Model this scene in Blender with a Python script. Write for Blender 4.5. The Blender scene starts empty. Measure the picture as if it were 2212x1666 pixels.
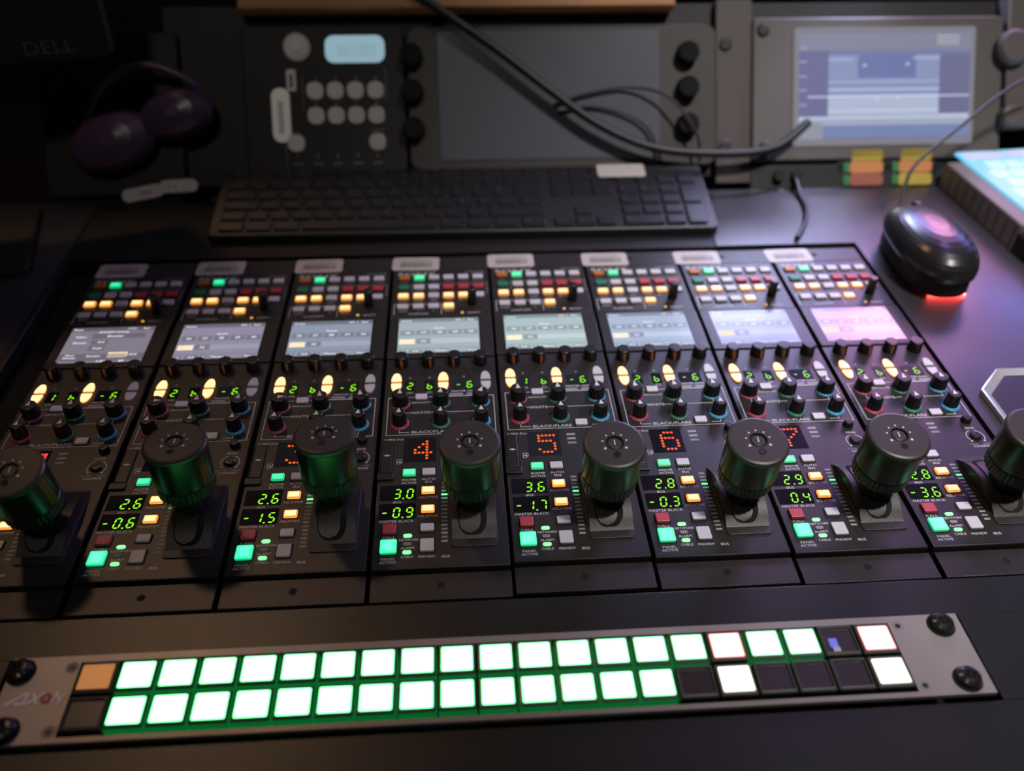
import bpy, math, random
from mathutils import Matrix, Vector
random.seed(4)
PI = math.pi
SC = bpy.context.scene
COL = SC.collection

# ------------------------------------------------------------------ camera
cam_data = bpy.data.cameras.new('camera')
cam = bpy.data.objects.new('camera', cam_data)
COL.objects.link(cam)
RV = Vector((-0.8747319209680142, 0.03795595641650535, 0.05455934307613379))   # world -> camera rotation vector
Rwc = Matrix.Rotation(RV.length, 3, RV.normalized())
cam.matrix_world = Matrix.Translation((0.0581746, -0.3085603, 0.3914400)) @ Rwc.transposed().to_4x4()
cam_data.sensor_width = 36.0
cam_data.lens = 1850.0 / 2212.0 * 36.0
cam_data.clip_start = 0.02
cam_data.clip_end = 30
cam_data.dof.use_dof = True
cam_data.dof.focus_distance = 0.53
cam_data.dof.aperture_fstop = 30.1 / 8.2
SC.camera = cam

# ------------------------------------------------------------------ world, exposure
wd = bpy.data.worlds.new('room_dark'); SC.world = wd
wd.use_nodes = True
wd.node_tree.nodes['Background'].inputs[0].default_value = (0.55, 0.52, 0.62, 1)
wd.node_tree.nodes['Background'].inputs[1].default_value = 0.02
SC.view_settings.view_transform = 'Standard'
SC.view_settings.look = 'None'
SC.view_settings.exposure = 0.0
SC.view_settings.gamma = 1.0
SC.view_settings.use_curve_mapping = False

def aim(o, target):
    d = Vector(target) - o.location
    o.rotation_euler = d.to_track_quat('-Z', 'Y').to_euler()

def spot(name, loc, tgt, power, color, ang, blend, radius):
    l = bpy.data.lights.new(name, 'SPOT')
    l.energy = power; l.color = color; l.spot_size = math.radians(ang); l.spot_blend = blend
    l.shadow_soft_size = radius
    o = bpy.data.objects.new(name, l); COL.objects.link(o)
    o.location = loc; aim(o, tgt)
    return o
KEY_LOC = (0.80, -0.30, 2.10)
WARM_LOC = (-0.85, 1.35, 2.15)
PURP_LOC = (1.15, 1.25, 2.05)
spot('ceiling_lamp_light', (KEY_LOC[0], KEY_LOC[1], KEY_LOC[2]-0.03), (0.45, 0.24, 0), 190, (1.0, 0.96, 0.94), 29, 1.0, 0.10)
spot('warm_lamp_light', (WARM_LOC[0], WARM_LOC[1], WARM_LOC[2]-0.03), (0.0, 0.15, 0), 15, (1.0, 0.62, 0.36), 60, 1.0, 0.09)
spot('purple_lamp_light', (PURP_LOC[0], PURP_LOC[1], PURP_LOC[2]-0.03), (0.62, 0.36, 0), 22, (0.50, 0.30, 1.0), 26, 1.0, 0.12)

FILL_LOC = (-0.35, -0.9, 2.10)
spot('fill_lamp_light', (FILL_LOC[0], FILL_LOC[1], FILL_LOC[2]-0.03), (-0.25, 0.35, 0), 13, (1.0, 0.90, 0.84), 70, 1.0, 0.12)  # unseen lamp added to lift the dim left side

DESK_FILL_LOC = (0.60, 0.655, 0.42)
spot('desk_fill_light', (DESK_FILL_LOC[0], DESK_FILL_LOC[1]-0.012, DESK_FILL_LOC[2]-0.012), (0.352, 0.425, 0), 16, (0.60, 0.62, 1.0), 24, 0.9, 0.025)  # unseen lamp added to brighten the desk beside the keyboard

# ------------------------------------------------------------------ materials
def s2l(c):
    return tuple((v/255.0/12.92) if v <= 10 else (((v/255.0)+0.055)/1.055)**2.4 for v in c)
def mat(name, rgb, rough=0.5, metal=0.0, emit=None, strength=1.0, noise=None, ior=1.5, bump=0.0, bscale=400, spec=0.5, rvar=0.0, coat=0.0):
    m = bpy.data.materials.new(name); m.use_nodes = True
    nt = m.node_tree; b = nt.nodes['Principled BSDF']
    c = rgb if max(rgb) <= 1.0 else s2l(rgb)
    b.inputs['Base Color'].default_value = (*c, 1)
    b.inputs['Roughness'].default_value = rough
    b.inputs['Metallic'].default_value = metal
    b.inputs['IOR'].default_value = ior
    b.inputs['Specular IOR Level'].default_value = spec
    b.inputs['Coat Weight'].default_value = coat
    if emit is not None:
        b.inputs['Emission Color'].default_value = (*emit, 1)
        b.inputs['Emission Strength'].default_value = strength
    if noise or bump or rvar:
        tc = nt.nodes.new('ShaderNodeTexCoord')
        nz = nt.nodes.new('ShaderNodeTexNoise')
        nt.links.new(tc.outputs['Object'], nz.inputs['Vector'])
        nz.inputs['Scale'].default_value = noise[1] if noise else bscale
        nz.inputs['Detail'].default_value = 4
        if noise:
            mx = nt.nodes.new('ShaderNodeMix'); mx.data_type = 'RGBA'
            k = noise[0]
            mx.inputs[6].default_value = (*[v*(1-k) for v in c], 1)
            mx.inputs[7].default_value = (*[min(1, v*(1+k)) for v in c], 1)
            nt.links.new(nz.outputs['Fac'], mx.inputs[0])
            nt.links.new(mx.outputs[2], b.inputs['Base Color'])
        if rvar:
            mr = nt.nodes.new('ShaderNodeMapRange')
            nz3 = nt.nodes.new('ShaderNodeTexNoise'); nz3.inputs['Scale'].default_value = 9; nz3.inputs['Detail'].default_value = 6
            nt.links.new(tc.outputs['Object'], nz3.inputs['Vector'])
            mr.inputs['From Min'].default_value = 0.3; mr.inputs['From Max'].default_value = 0.7
            mr.inputs['To Min'].default_value = rough - rvar; mr.inputs['To Max'].default_value = rough + rvar
            nt.links.new(nz3.outputs['Fac'], mr.inputs['Value'])
            nt.links.new(mr.outputs['Result'], b.inputs['Roughness'])
        if bump:
            nz2 = nt.nodes.new('ShaderNodeTexNoise'); nz2.inputs['Scale'].default_value = bscale; nz2.inputs['Detail'].default_value = 3
            nt.links.new(tc.outputs['Object'], nz2.inputs['Vector'])
            bp = nt.nodes.new('ShaderNodeBump'); bp.inputs['Strength'].default_value = bump; bp.inputs['Distance'].default_value = 0.0004
            nt.links.new(nz2.outputs['Fac'], bp.inputs['Height'])
            nt.links.new(bp.outputs['Normal'], b.inputs['Normal'])
    return m
def glow(name, rgb, strength=1.0, base=(0.2, 0.2, 0.2), rough=0.35):
    return mat(name, base, rough, emit=rgb, strength=strength)

M = {}
M['panel'] = mat('panel_black', (0.022, 0.020, 0.0195), 0.36, noise=(0.12, 60), bump=0.2, bscale=2500)
M['flange'] = mat('flange_black', (0.026, 0.022, 0.021), 0.36, noise=(0.15, 40), bump=0.3, bscale=1800)
M['plate'] = mat('front_plate_black', (0.015, 0.016, 0.013), 0.33, noise=(0.25, 14), bump=0.3, bscale=1200)
M['black'] = mat('black_plastic', (0.012, 0.011, 0.011), 0.38)
M['void'] = mat('deep_black', (0.004, 0.004, 0.004), 0.9)
M['knob'] = mat('knob_black', (0.012, 0.011, 0.011), 0.33)
M['knobgloss'] = mat('knob_gloss', (0.010, 0.009, 0.009), 0.2)
M['iriscap'] = mat('lever_cap_anodised', (0.040, 0.033, 0.031), 0.42, noise=(0.1, 80))
M['irisside'] = mat('lever_side_anodised', (0.42, 0.42, 0.42), 0.30, metal=1.0)
M['irisside'].node_tree.nodes['Principled BSDF'].inputs['Base Color'].default_value = (0.075, 0.08, 0.07, 1)
M['print'] = mat('print_white', (0.70, 0.69, 0.69), 0.6)
M['printdim'] = mat('print_grey', (0.33, 0.32, 0.33), 0.6)
M['grey'] = mat('button_grey', (0.60, 0.58, 0.64), 0.45)
M['midgrey'] = mat('button_dim_grey', (0.24, 0.235, 0.235), 0.5)
M['red'] = mat('button_red', (0.48, 0.055, 0.075), 0.42)
M['orangeoff'] = mat('button_orange_unlit', (0.50, 0.16, 0.035), 0.45)
M['greenoff'] = mat('button_green_unlit', (0.022, 0.20, 0.11), 0.45)
M['green'] = glow('button_green_lit', (0.02, 1.0, 0.42), 1.1)
M['greencore'] = glow('button_green_core', (0.10, 1.0, 0.62), 1.15)
M['greenrim'] = glow('button_green_rim', (0.0, 0.62, 0.22), 0.8)
M['amber'] = glow('button_amber_lit', (1.0, 0.56, 0.24), 1.95)
M['amberrim'] = glow('button_amber_rim', (1.0, 0.36, 0.04), 1.0)
M['digit'] = glow('digit_green', (0.30, 1.0, 0.005), 1.0, base=(0.02, 0.02, 0.01))
M['led'] = glow('indicator_green', (0.25, 1.0, 0.38), 1.15)
M['leddim'] = glow('indicator_green_dim', (0.03, 0.22, 0.10), 1.0)
M['ledamber'] = glow('indicator_amber', (1.0, 0.42, 0.05), 0.9)
M['dot'] = glow('matrix_orange', (1.0, 0.105, 0.006), 1.15, base=(0.02, 0.01, 0.01))
M['dotred'] = glow('matrix_red', (1.0, 0.02, 0.04), 1.1)
M['glass'] = mat('display_window', (0.010, 0.009, 0.012), 0.12)
M['skR'] = mat('skirt_red', (0.42, 0.05, 0.10), 0.45)
M['skG'] = mat('skirt_green', (0.04, 0.19, 0.12), 0.45)
M['skB'] = mat('skirt_blue', (0.06, 0.34, 0.55), 0.45)
M['cover'] = mat('lever_cover_brown_black', (0.026, 0.021, 0.017), 0.44, noise=(0.2, 90), bump=0.3, bscale=1500)
M['slider'] = mat('lever_slider', (0.034, 0.028, 0.022), 0.42)
M['label'] = mat('label_paper', (0.50, 0.46, 0.44), 0.5)
M['ink'] = mat('label_ink', (0.10, 0.09, 0.09), 0.6)
M['orangestripe'] = mat('knob_orange_line', (0.42, 0.11, 0.03), 0.4)
M['axface'] = mat('brushed_aluminium_face', (0.33, 0.30, 0.285), 0.42, metal=0.35, noise=(0.10, 30), rvar=0.06)
M['axcap'] = mat('smoked_cap', (0.085, 0.085, 0.075), 0.28)
M['axwhite'] = glow('lit_window_green', (0.125, 1.0, 0.22), 8.5)
M['axrim'] = glow('lit_rim_green', (0.0, 0.55, 0.10), 1.0)
M['axside'] = glow('cap_side_green', (0.0, 0.20, 0.035), 0.55, base=(0.03, 0.06, 0.04))
M['axred'] = glow('lit_window_red', (1.0, 0.30, 0.27), 4.0)
M['axredrim'] = glow('lit_rim_red', (0.9, 0.03, 0.06), 0.9)
M['axpure'] = glow('lit_window_white', (1.0, 0.96, 0.80), 2.2)
M['axpurerim'] = glow('lit_rim_white', (0.45, 0.46, 0.38), 0.8)
M['axorange'] = glow('lit_window_orange', (0.72, 0.27, 0.075), 0.55, base=(0.10, 0.05, 0.03))
M['axoff'] = mat('unlit_window', (0.030, 0.024, 0.016), 0.32)
M['axoffside'] = mat('cap_side_dark', (0.02, 0.02, 0.018), 0.4)
M['axblue'] = glow('status_blue', (0.03, 0.06, 0.75), 0.8)
M['axblue2'] = glow('status_lavender', (0.32, 0.26, 0.42), 0.6)
M['logowhite'] = mat('logo_white', (0.92, 0.87, 0.85), 0.5)
M['logored'] = mat('logo_red', (0.42, 0.06, 0.06), 0.5)
M['screw'] = mat('screw_black', (0.05, 0.047, 0.047), 0.22, metal=0.6)
M['desk'] = mat('desk_lacquer', (0.030, 0.026, 0.032), 0.33, noise=(0.2, 7), ior=1.7, rvar=0.07, bump=0.05, bscale=60)
M['rearshade'] = mat('rear_strip_shade', (0.006, 0.006, 0.006), 0.6)
M['dimletter'] = mat('faint_lettering', (0.09, 0.09, 0.09), 0.6)
M['kbd'] = mat('keyboard_black', (0.016, 0.016, 0.018), 0.42)
M['key'] = mat('key_black', (0.014, 0.014, 0.017), 0.36)
M['keytxt'] = mat('key_legend', (0.10, 0.10, 0.11), 0.6)
M['mousetop'] = mat('mouse_gloss', (0.016, 0.015, 0.016), 0.27)
M['mousebase'] = mat('mouse_matte', (0.006, 0.006, 0.006), 0.5)
M['sensor'] = glow('mouse_sensor_red', (1.0, 0.05, 0.04), 60.0)
M['taupe'] = mat('taupe_housing', (0.19, 0.165, 0.16), 0.5)
M['cyan'] = glow('panel_cyan', (0.16, 0.62, 0.92), 0.95)
M['cyantile'] = glow('panel_tile', (0.52, 0.86, 1.0), 0.95)
M['lavtile'] = glow('panel_lavender', (0.60, 0.62, 0.95), 0.85)
M['alu'] = mat('aluminium_trim', (0.62, 0.62, 0.64), 0.38, metal=0.6)
M['tray'] = mat('tray_black', (0.016, 0.012, 0.016), 0.4)
M['rackblk'] = mat('rack_black', (0.010, 0.009, 0.009), 0.55)
M['brown'] = mat('rack_brown_grey', (0.065, 0.047, 0.043), 0.5)
M['scopeframe'] = mat('scope_frame_dark', (0.040, 0.032, 0.027), 0.5)
M['wfm'] = mat('monitor_taupe', (0.10, 0.085, 0.078), 0.5)
M['screenoff'] = mat('screen_off', (0.10, 0.105, 0.125), 0.30)
M['wood'] = mat('shelf_wood', (0.60, 0.28, 0.12), 0.5, noise=(0.3, 12))
M['lcdblue'] = glow('lcd_pale_blue', (0.22, 0.36, 0.43), 1.0)
M['lcdline'] = glow('lcd_dark_line', (0.10, 0.20, 0.27), 1.0)
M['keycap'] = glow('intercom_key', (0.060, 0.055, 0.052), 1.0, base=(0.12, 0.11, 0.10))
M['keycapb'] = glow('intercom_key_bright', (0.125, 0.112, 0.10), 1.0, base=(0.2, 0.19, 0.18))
M['yel'] = glow('lit_yellow', (0.36, 0.26, 0.035), 1.0, base=(0.03, 0.03, 0.03))
M['ora'] = glow('lit_orange', (0.46, 0.17, 0.05), 1.0, base=(0.03, 0.03, 0.03))
M['redb'] = glow('lit_brick', (0.26, 0.07, 0.045), 1.0, base=(0.03, 0.03, 0.03))
M['grn'] = glow('lit_dark_green', (0.02, 0.13, 0.04), 1.0, base=(0.03, 0.03, 0.03))
M['cable'] = mat('cable_black', (0.016, 0.015, 0.018), 0.45)
M['thread'] = mat('cable_tracer', (0.16, 0.16, 0.17), 0.6)
M['tape'] = mat('tape_white', (0.88, 0.82, 0.80), 0.6)
M['wall'] = mat('dark_wall', (0.03, 0.028, 0.03), 0.8, noise=(0.2, 3))
M['floor'] = mat('dark_carpet', (0.02, 0.02, 0.022), 0.9, noise=(0.3, 30))
M['gloss'] = mat('purple_sheen_pad', (0.10, 0.055, 0.12), 0.30)  # headset's purple sheen put into the base colour

# ------------------------------------------------------------------ mesh builder (millimetres)
class MB:
    def __init__(s):
        s.v = []; s.f = []; s.m = []; s.mats = []; s.T = None
    def mi(s, m):
        if m not in s.mats: s.mats.append(m)
        return s.mats.index(m)
    def add(s, vs, fs, m):
        b = len(s.v)
        if s.T is not None:
            vs = [tuple(s.T @ Vector(p)) for p in vs]
        s.v += [tuple(p) for p in vs]
        i = s.mi(m)
        for f in fs:
            s.f.append([b+k for k in f]); s.m.append(i)
    def rings(s, rings, mats, cap0=True, cap1=True):
        # rings: lists of equal-length points, bottom to top; mats: one per band plus top cap
        n = len(rings[0])
        for k in range(len(rings)-1):
            s.add(rings[k]+rings[k+1], [[i, (i+1) % n, n+(i+1) % n, n+i] for i in range(n)], mats[min(k, len(mats)-1)])
        if cap1: s.add(rings[-1], [list(range(n))], mats[-1])
        if cap0: s.add(rings[0], [list(range(n))[::-1]], mats[0])
    def box(s, x0, y0, z0, x1, y1, z1, m, bev=0):
        s.rbox((x0+x1)/2, (y0+y1)/2, x1-x0, y1-y0, z0, z1, 0, bev, m)
    def rrect(s, cx, cy, w, h, r, z, n=4):
        if r <= 0.001:
            return [(cx-w/2, cy-h/2, z), (cx+w/2, cy-h/2, z), (cx+w/2, cy+h/2, z), (cx-w/2, cy+h/2, z)]
        r = min(r, w/2-1e-4, h/2-1e-4); p = []
        for (qx, qy, a0) in ((cx+w/2-r, cy-h/2+r, -90), (cx+w/2-r, cy+h/2-r, 0), (cx-w/2+r, cy+h/2-r, 90), (cx-w/2+r, cy-h/2+r, 180)):
            for i in range(n+1):
                a = math.radians(a0+90*i/n); p.append((qx+r*math.cos(a), qy+r*math.sin(a), z))
        return p
    def rbox(s, cx, cy, w, h, z0, z1, r, bev, m, top=None, rim=None, inset=0):
        R = [s.rrect(cx, cy, w, h, r, z0)]
        ms = [m]
        if bev > 0:
            R += [s.rrect(cx, cy, w, h, r, z1-bev), s.rrect(cx, cy, w-.6*bev, h-.6*bev, max(r-.3*bev, 0.0), z1-.3*bev), s.rrect(cx, cy, w-2*bev, h-2*bev, max(r-bev, 0.002 if r > 0 else 0), z1)]
            ms = [m, rim or m, rim or m]
        else:
            R += [s.rrect(cx, cy, w, h, r, z1)]
        if inset > 0:
            R += [s.rrect(cx, cy, w-2*bev-2*inset, h-2*bev-2*inset, max(r-bev-inset, 0.002 if r > 0 else 0), z1)]
            ms += [rim or m]
        ms += [top or m]
        s.rings(R, ms)
    def poly(s, pts, z0, z1, m, bev=0, top=None):
        # convex outline, counter-clockwise
        cx = sum(p[0] for p in pts)/len(pts); cy = sum(p[1] for p in pts)/len(pts)
        def sh(k):
            o = []
            for (x, y) in pts:
                d = math.hypot(x-cx, y-cy) or 1
                o.append((x-(x-cx)/d*k, y-(y-cy)/d*k))
            return o
        R = [[(x, y, z0) for x, y in pts], [(x, y, z1-bev) for x, y in pts]]
        ms = [m]
        if bev > 0:
            R.append([(x, y, z1) for x, y in sh(bev)]); ms.append(top or m)
        ms.append(top or m)
        s.rings(R, ms)
    def quad(s, x0, y0, x1, y1, z, m):
        s.add([(x0, y0, z), (x1, y0, z), (x1, y1, z), (x0, y1, z)], [[0, 1, 2, 3]], m)
    def line(s, pts, w, z, m):
        for (a, b) in zip(pts[:-1], pts[1:]):
            z += 0.012
            dx, dy = b[0]-a[0], b[1]-a[1]; L = math.hypot(dx, dy) or 1
            ux, uy = dx/L*w/2, dy/L*w/2; nx, ny = -uy, ux
            s.add([(a[0]-ux-nx, a[1]-uy-ny, z), (b[0]+ux-nx, b[1]+uy-ny, z), (b[0]+ux+nx, b[1]+uy+ny, z), (a[0]-ux+nx, a[1]-uy+ny, z)], [[0, 1, 2, 3]], m)
    def lathe(s, cx, cy, prof, m, n=32, mats=None, capb=True):
        R = [[(cx+r*math.cos(2*PI*i/n), cy+r*math.sin(2*PI*i/n), z) for i in range(n)] for r, z in prof]
        s.rings(R, mats or [m]*(len(prof)+1), cap0=capb)
    def disc(s, cx, cy, r, z, m, n=16):
        s.add([(cx+r*math.cos(2*PI*i/n), cy+r*math.sin(2*PI*i/n), z) for i in range(n)], [list(range(n))], m)
    def tube(s, pts, r, m, n=10):
        P = [Vector(p) for p in pts]; rings = []
        up = Vector((0, 0, 1))
        for i, p in enumerate(P):
            t = (P[min(i+1, len(P)-1)]-P[max(i-1, 0)]).normalized()
            a = t.cross(up)
            if a.length < 1e-3: a = t.cross(Vector((1, 0, 0)))
            a.normalize(); b = a.cross(t).normalized()
            rings.append([tuple(p+a*r*math.cos(2*PI*k/n)+b*r*math.sin(2*PI*k/n)) for k in range(n)])
        s.rings(rings, [m])
    def text(s, st, x, y, z, size, m, align='L', rot=0, sx=1.0, shear=0):
        vs, fs, w = text_geo(st)
        off = {'L': 0, 'C': -w/2, 'R': -w}[align]
        c, sn = math.cos(rot), math.sin(rot)
        out = []
        for (a, b) in vs:
            a = (a+off+shear*b)*size*sx; b = b*size
            out.append((x+a*c-b*sn, y+a*sn+b*c, z))
        s.add(out, fs, m)
    def build(s, name, parent=None, origin=None, smooth=True, link=True):
        if origin is None:
            xs = [p[0] for p in s.v]; ys = [p[1] for p in s.v]; zs = [p[2] for p in s.v]
            origin = ((min(xs)+max(xs))/2, (min(ys)+max(ys))/2, min(zs))
        me = s.mesh(name, origin, smooth)
        o = bpy.data.objects.new(name, me)
        o.location = [c/1000 for c in origin]
        COL.objects.link(o)
        if parent: o.parent = parent
        return o
    def mesh(s, name, origin, smooth=True):
        me = bpy.data.meshes.new(name)
        me.from_pydata([((p[0]-origin[0])/1000, (p[1]-origin[1])/1000, (p[2]-origin[2])/1000) for p in s.v], [], s.f)
        for k in s.mats: me.materials.append(M[k] if isinstance(k, str) else k)
        me.polygons.foreach_set('material_index', s.m)
        if smooth:
            me.polygons.foreach_set('use_smooth', [True]*len(s.f))
            try: me.set_sharp_from_angle(angle=math.radians(38))
            except Exception: pass
        me.update()
        return me

_tc = {}
def text_geo(st):
    if st in _tc: return _tc[st]
    cu = bpy.data.curves.new('t', 'FONT'); cu.body = st; cu.size = 1.0; cu.resolution_u = 2
    o = bpy.data.objects.new('t', cu); COL.objects.link(o)
    dg = bpy.context.evaluated_depsgraph_get(); dg.update()
    me = bpy.data.meshes.new_from_object(o.evaluated_get(dg))
    vs = [(v.co.x/0.73, (v.co.y)/0.73-0.5) for v in me.vertices]      # cap height 1, vertically centred
    fs = [list(p.vertices) for p in me.polygons]
    # keep faces looking up
    for f in fs:
        a, b, c = (vs[k] for k in f[:3])
        if (b[0]-a[0])*(c[1]-a[1])-(b[1]-a[1])*(c[0]-a[0]) < 0: f.reverse()
    w = max([p[0] for p in vs] or [0])
    bpy.data.objects.remove(o); bpy.data.curves.remove(cu); bpy.data.meshes.remove(me)
    _tc[st] = (vs, fs, w)
    return _tc[st]

def tag(o, label, cat=None, group=None, kind=None):
    if label: o['label'] = label
    if cat: o['category'] = cat
    if group: o['group'] = group
    if kind: o['kind'] = kind
    return o
def empty(name, loc, rot=(0, 0, 0)):
    o = bpy.data.objects.new(name, None); COL.objects.link(o)
    o.location = [c/1000 for c in loc]; o.rotation_euler = rot
    o.empty_display_size = 0.01
    return o
def inst(name, me, org, parent, rot=0):
    o = bpy.data.objects.new(name, me); COL.objects.link(o)
    o.location = [c/1000 for c in org]; o.parent = parent
    if rot: o.rotation_euler = (0, 0, rot)
    return o

# ------------------------------------------------------------------ room
def struct(name, b):
    o = b.build(name, smooth=False); o['kind'] = 'structure'; return o
for nm, bx, mm in (('floor', (-3000, -2500, -770, 3500, 2600, -750), 'floor'), ('ceiling', (-3000, -2500, 2400, 3500, 2600, 2420), 'wall'),
                   ('wall_back', (-3000, 2600, -770, 3500, 2620, 2420), 'wall'), ('wall_front', (-3000, -2520, -770, 3500, -2500, 2420), 'wall'),
                   ('wall_left', (-3020, -2500, -770, -3000, 2600, 2420), 'wall'), ('wall_right', (3500, -2500, -770, 3520, 2600, 2420), 'wall')):
    b = MB(); b.box(*bx, mm); struct(nm, b)

# ceiling lamps: dark cans with a glowing face
def can_lamp(name, loc, col, st, r, label):
    t = empty(name, (loc[0]*1000, loc[1]*1000, loc[2]*1000))
    g = glow(name+'_face', col, st)
    b = MB(); b.lathe(0, 0, [(r*1.18, 0), (r*1.18, 60), (r*0.9, 70)], 'rackblk', 32, capb=False)
    b.lathe(0, 0, [(12, 70), (12, 2400-loc[2]*1000)], 'rackblk', 12)
    b.build('lamp_can', t, (0, 0, 0))
    b = MB(); b.lathe(0, 0, [(r, 6), (r, 8)], g, 32)
    b.build('lamp_face', t, (0, 0, 0))
    tag(t, label, 'lamp')
can_lamp('ceiling_lamp', KEY_LOC, (1.0, 0.93, 0.95), 5, 70, 'large neutral ceiling can lamp above the console, out of frame')
can_lamp('added_fill_lamp', FILL_LOC, (1.0, 0.9, 0.84), 3, 60, 'small ceiling can lamp behind the viewer on the left, out of frame')
can_lamp('warm_ceiling_lamp', WARM_LOC, (1.0, 0.55, 0.28), 26, 120, 'warm orange ceiling can lamp on the left, out of frame')
can_lamp('purple_ceiling_lamp', PURP_LOC, (0.50, 0.16, 1.0), 10, 110, 'purple ceiling can lamp on the right, out of frame')

# the wall of monitors that lights the desk
def wall_monitor(x0, z0, x1, z1, patches, label, cat='screen', y=1500):
    t = empty('large_monitor', ((x0+x1)/2, y, z0))
    w, h = x1-x0, z1-z0
    b = MB(); b.T = Matrix.Rotation(PI/2, 4, 'X')
    b.rbox(0, h/2, w+30, h+30, -50, 0, 8, 3, 'rackblk'); b.build('casing', t, (0, 0, 0))
    b = MB(); b.T = Matrix.Rotation(PI/2, 4, 'X')
    for (a0, c0, a1, c1, col, st, dz) in patches:
        key = 'wm_%d' % len(M); M[key] = glow('wall_picture', col, st, rough=0.3)
        b.quad(-w/2+a0*w, c0*h, -w/2+a1*w, c1*h, 0.5+dz, key)
    b.build('screen', t, (0, 0, 0), smooth=False)
    b = MB(); b.box(-25, 51, -z0-745, 25, 90, h/2, 'rackblk', 2); b.box(-180, -60, -z0-750, 180, 160, -z0-742, 'rackblk', 1); b.build('floor_stand', t, (0, 0, 0))
    tag(t, label, 'monitor', 'large screens behind the rack')
wall_monitor(400, 190, 1380, 700, [(0, 0, 1, 1, (0.36, 0.22, 0.75), 0.55, 0), (0.0, .09, .135, .25, (0.60, 0.64, 1.0), 42.0, 1), (0.0, .26, .13, .42, (0.50, 0.54, 1.0), 4.0, 1),
             (.15, .05, .24, .42, (0.36, 0.36, 1.0), 12.0, 1), (.25, .05, .40, .44, (0.95, 0.40, 0.80), 14.0, 1), (.28, .50, .46, .8, (0.50, 0.22, 0.75), 1.5, 1),
             (.44, .1, .62, .44, (0.30, 0.30, 1.0), 6.5, 1), (.64, .2, .95, .5, (0.24, 0.24, 0.85), 3.0, 1)], 'big purple and pink screen standing behind the rack on the right, out of frame', 'screen', 720)
wall_monitor(-520, 190, 360, 680, [(0, 0, 1, 1, (0.30, 0.32, 0.42), 0.10, 0), (.62, .3, .97, .95, (0.42, 0.46, 0.75), 0.45, 1), (.1, .3, .45, .9, (0.45, 0.42, 0.42), 0.22, 1)], 'wide dim grey-blue screen standing behind the rack, out of frame', 'screen', 720)

t = empty('clip_lamp', (600, 655, 420), (math.radians(-40), 0, math.radians(-42)))
b = MB(); b.lathe(0, 0, [(16, 0), (19, 6), (19, 30), (12, 40)], 'rackblk', 24); b.build('lamp_head', t, (0, 0, 0))
b = MB(); b.lathe(0, 0, [(13, -.6), (13, -.3)], glow('clip_lamp_face', (0.6, 0.62, 1.0), 6), 20); b.build('lamp_face', t, (0, 0, 0))
b = MB(); b.tube([(0, 0, 38), (0, 20, 50), (0, 34, 60)], 4, 'rackblk', 8); b.build('lamp_arm', t, (0, 0, 0))
tag(t, 'small cool-white lamp clipped to the big purple screen, out of frame', 'lamp')

# ------------------------------------------------------------------ desk
desk = empty('control_desk', (0, 0, -750))
tag(desk, 'black lacquered control desk carrying the camera panels, keyboard and mouse', 'desk')
def dpart(b, name): return b.build(name, desk, origin=(0, 0, 0)) 
def dfix(o): o.location.z = 0.75; return o
b = MB()
b.box(-900, -420, -40, -281, 452, -1, 'desk', 1.5); dfix(dpart(b, 'desktop'))
b = MB()
b.box(414, -420, -40, 1000, 452, -1, 'desk', 0)
b.box(288, 346, -40, 414, 452, -1, 'desk', 0)
dfix(dpart(b, 'desktop'))
b = MB(); b.box(-280.5, 346, -40, 287.8, 452, -2, 'rearshade', 0); dfix(dpart(b, 'shaded_rear_strip'))  # desk strip painted blacker to stand in for the keyboard's shadow
b = MB(); b.box(-278, -420, -46, 412, 345, -41, 'void'); b.box(-276, -20, -41, -250, 345, -14, 'void'); dfix(dpart(b, 'well_floor'))
b = MB(); b.box(-280.8, -19, -40, -275, 345.8, 1.0, 'black', 1.5); dfix(dpart(b, 'well_edge_strip'))
b = MB()
b.box(-279, -45.3, -20, 413, -20.9, -3.2, 'plate', .5)
b.box(-279, -420, -20, 413, -95.5, -3.2, 'plate', .8)
b.box(-279, -95.5, -20, -180, -45.3, -3.2, 'plate')
b.box(324, -95.5, -20, 413, -45.3, -3.2, 'plate')
dfix(dpart(b, 'front_plate'))
b = MB()
for x in (-860, 960): b.box(x-20, -380, -750, x+20, 430, -40, 'rackblk')
dfix(dpart(b, 'side_support'))

# ------------------------------------------------------------------ camera control panels
def seg7(b, ch, cx, cy, w, h, t, z, m, shear=0.10):
    segs = {'0': 'abcdef', '1': 'bc', '2': 'abged', '3': 'abgcd', '4': 'fgbc', '5': 'afgcd', '6': 'afgecd', '7': 'abc', '8': 'abcdefg', '9': 'abcdfg', '-': 'g', 'b': 'fgecd'}[ch]
    g = 0.25*t
    def hseg(y):
        x0, x1 = -w/2+t/2+g, w/2-t/2-g
        return [(x0, y), (x0+t/2, y-t/2), (x1-t/2, y-t/2), (x1, y), (x1-t/2, y+t/2), (x0+t/2, y+t/2)]
    def vseg(x, y0, y1):
        y0 += g; y1 -= g
        return [(x, y0), (x+t/2, y0+t/2), (x+t/2, y1-t/2), (x, y1), (x-t/2, y1-t/2), (x-t/2, y0+t/2)]
    X, Y = w/2-t/2, h/2-t/2
    P = {'a': hseg(Y), 'g': hseg(0), 'd': hseg(-Y), 'b': vseg(X, 0, Y), 'c': vseg(X, -Y, 0), 'f': vseg(-X, 0, Y), 'e': vseg(-X, -Y, 0)}
    for s_ in segs:
        b.add([(cx+x+shear*y, cy+y, z) for x, y in P[s_]], [list(range(6))], m)
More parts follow.
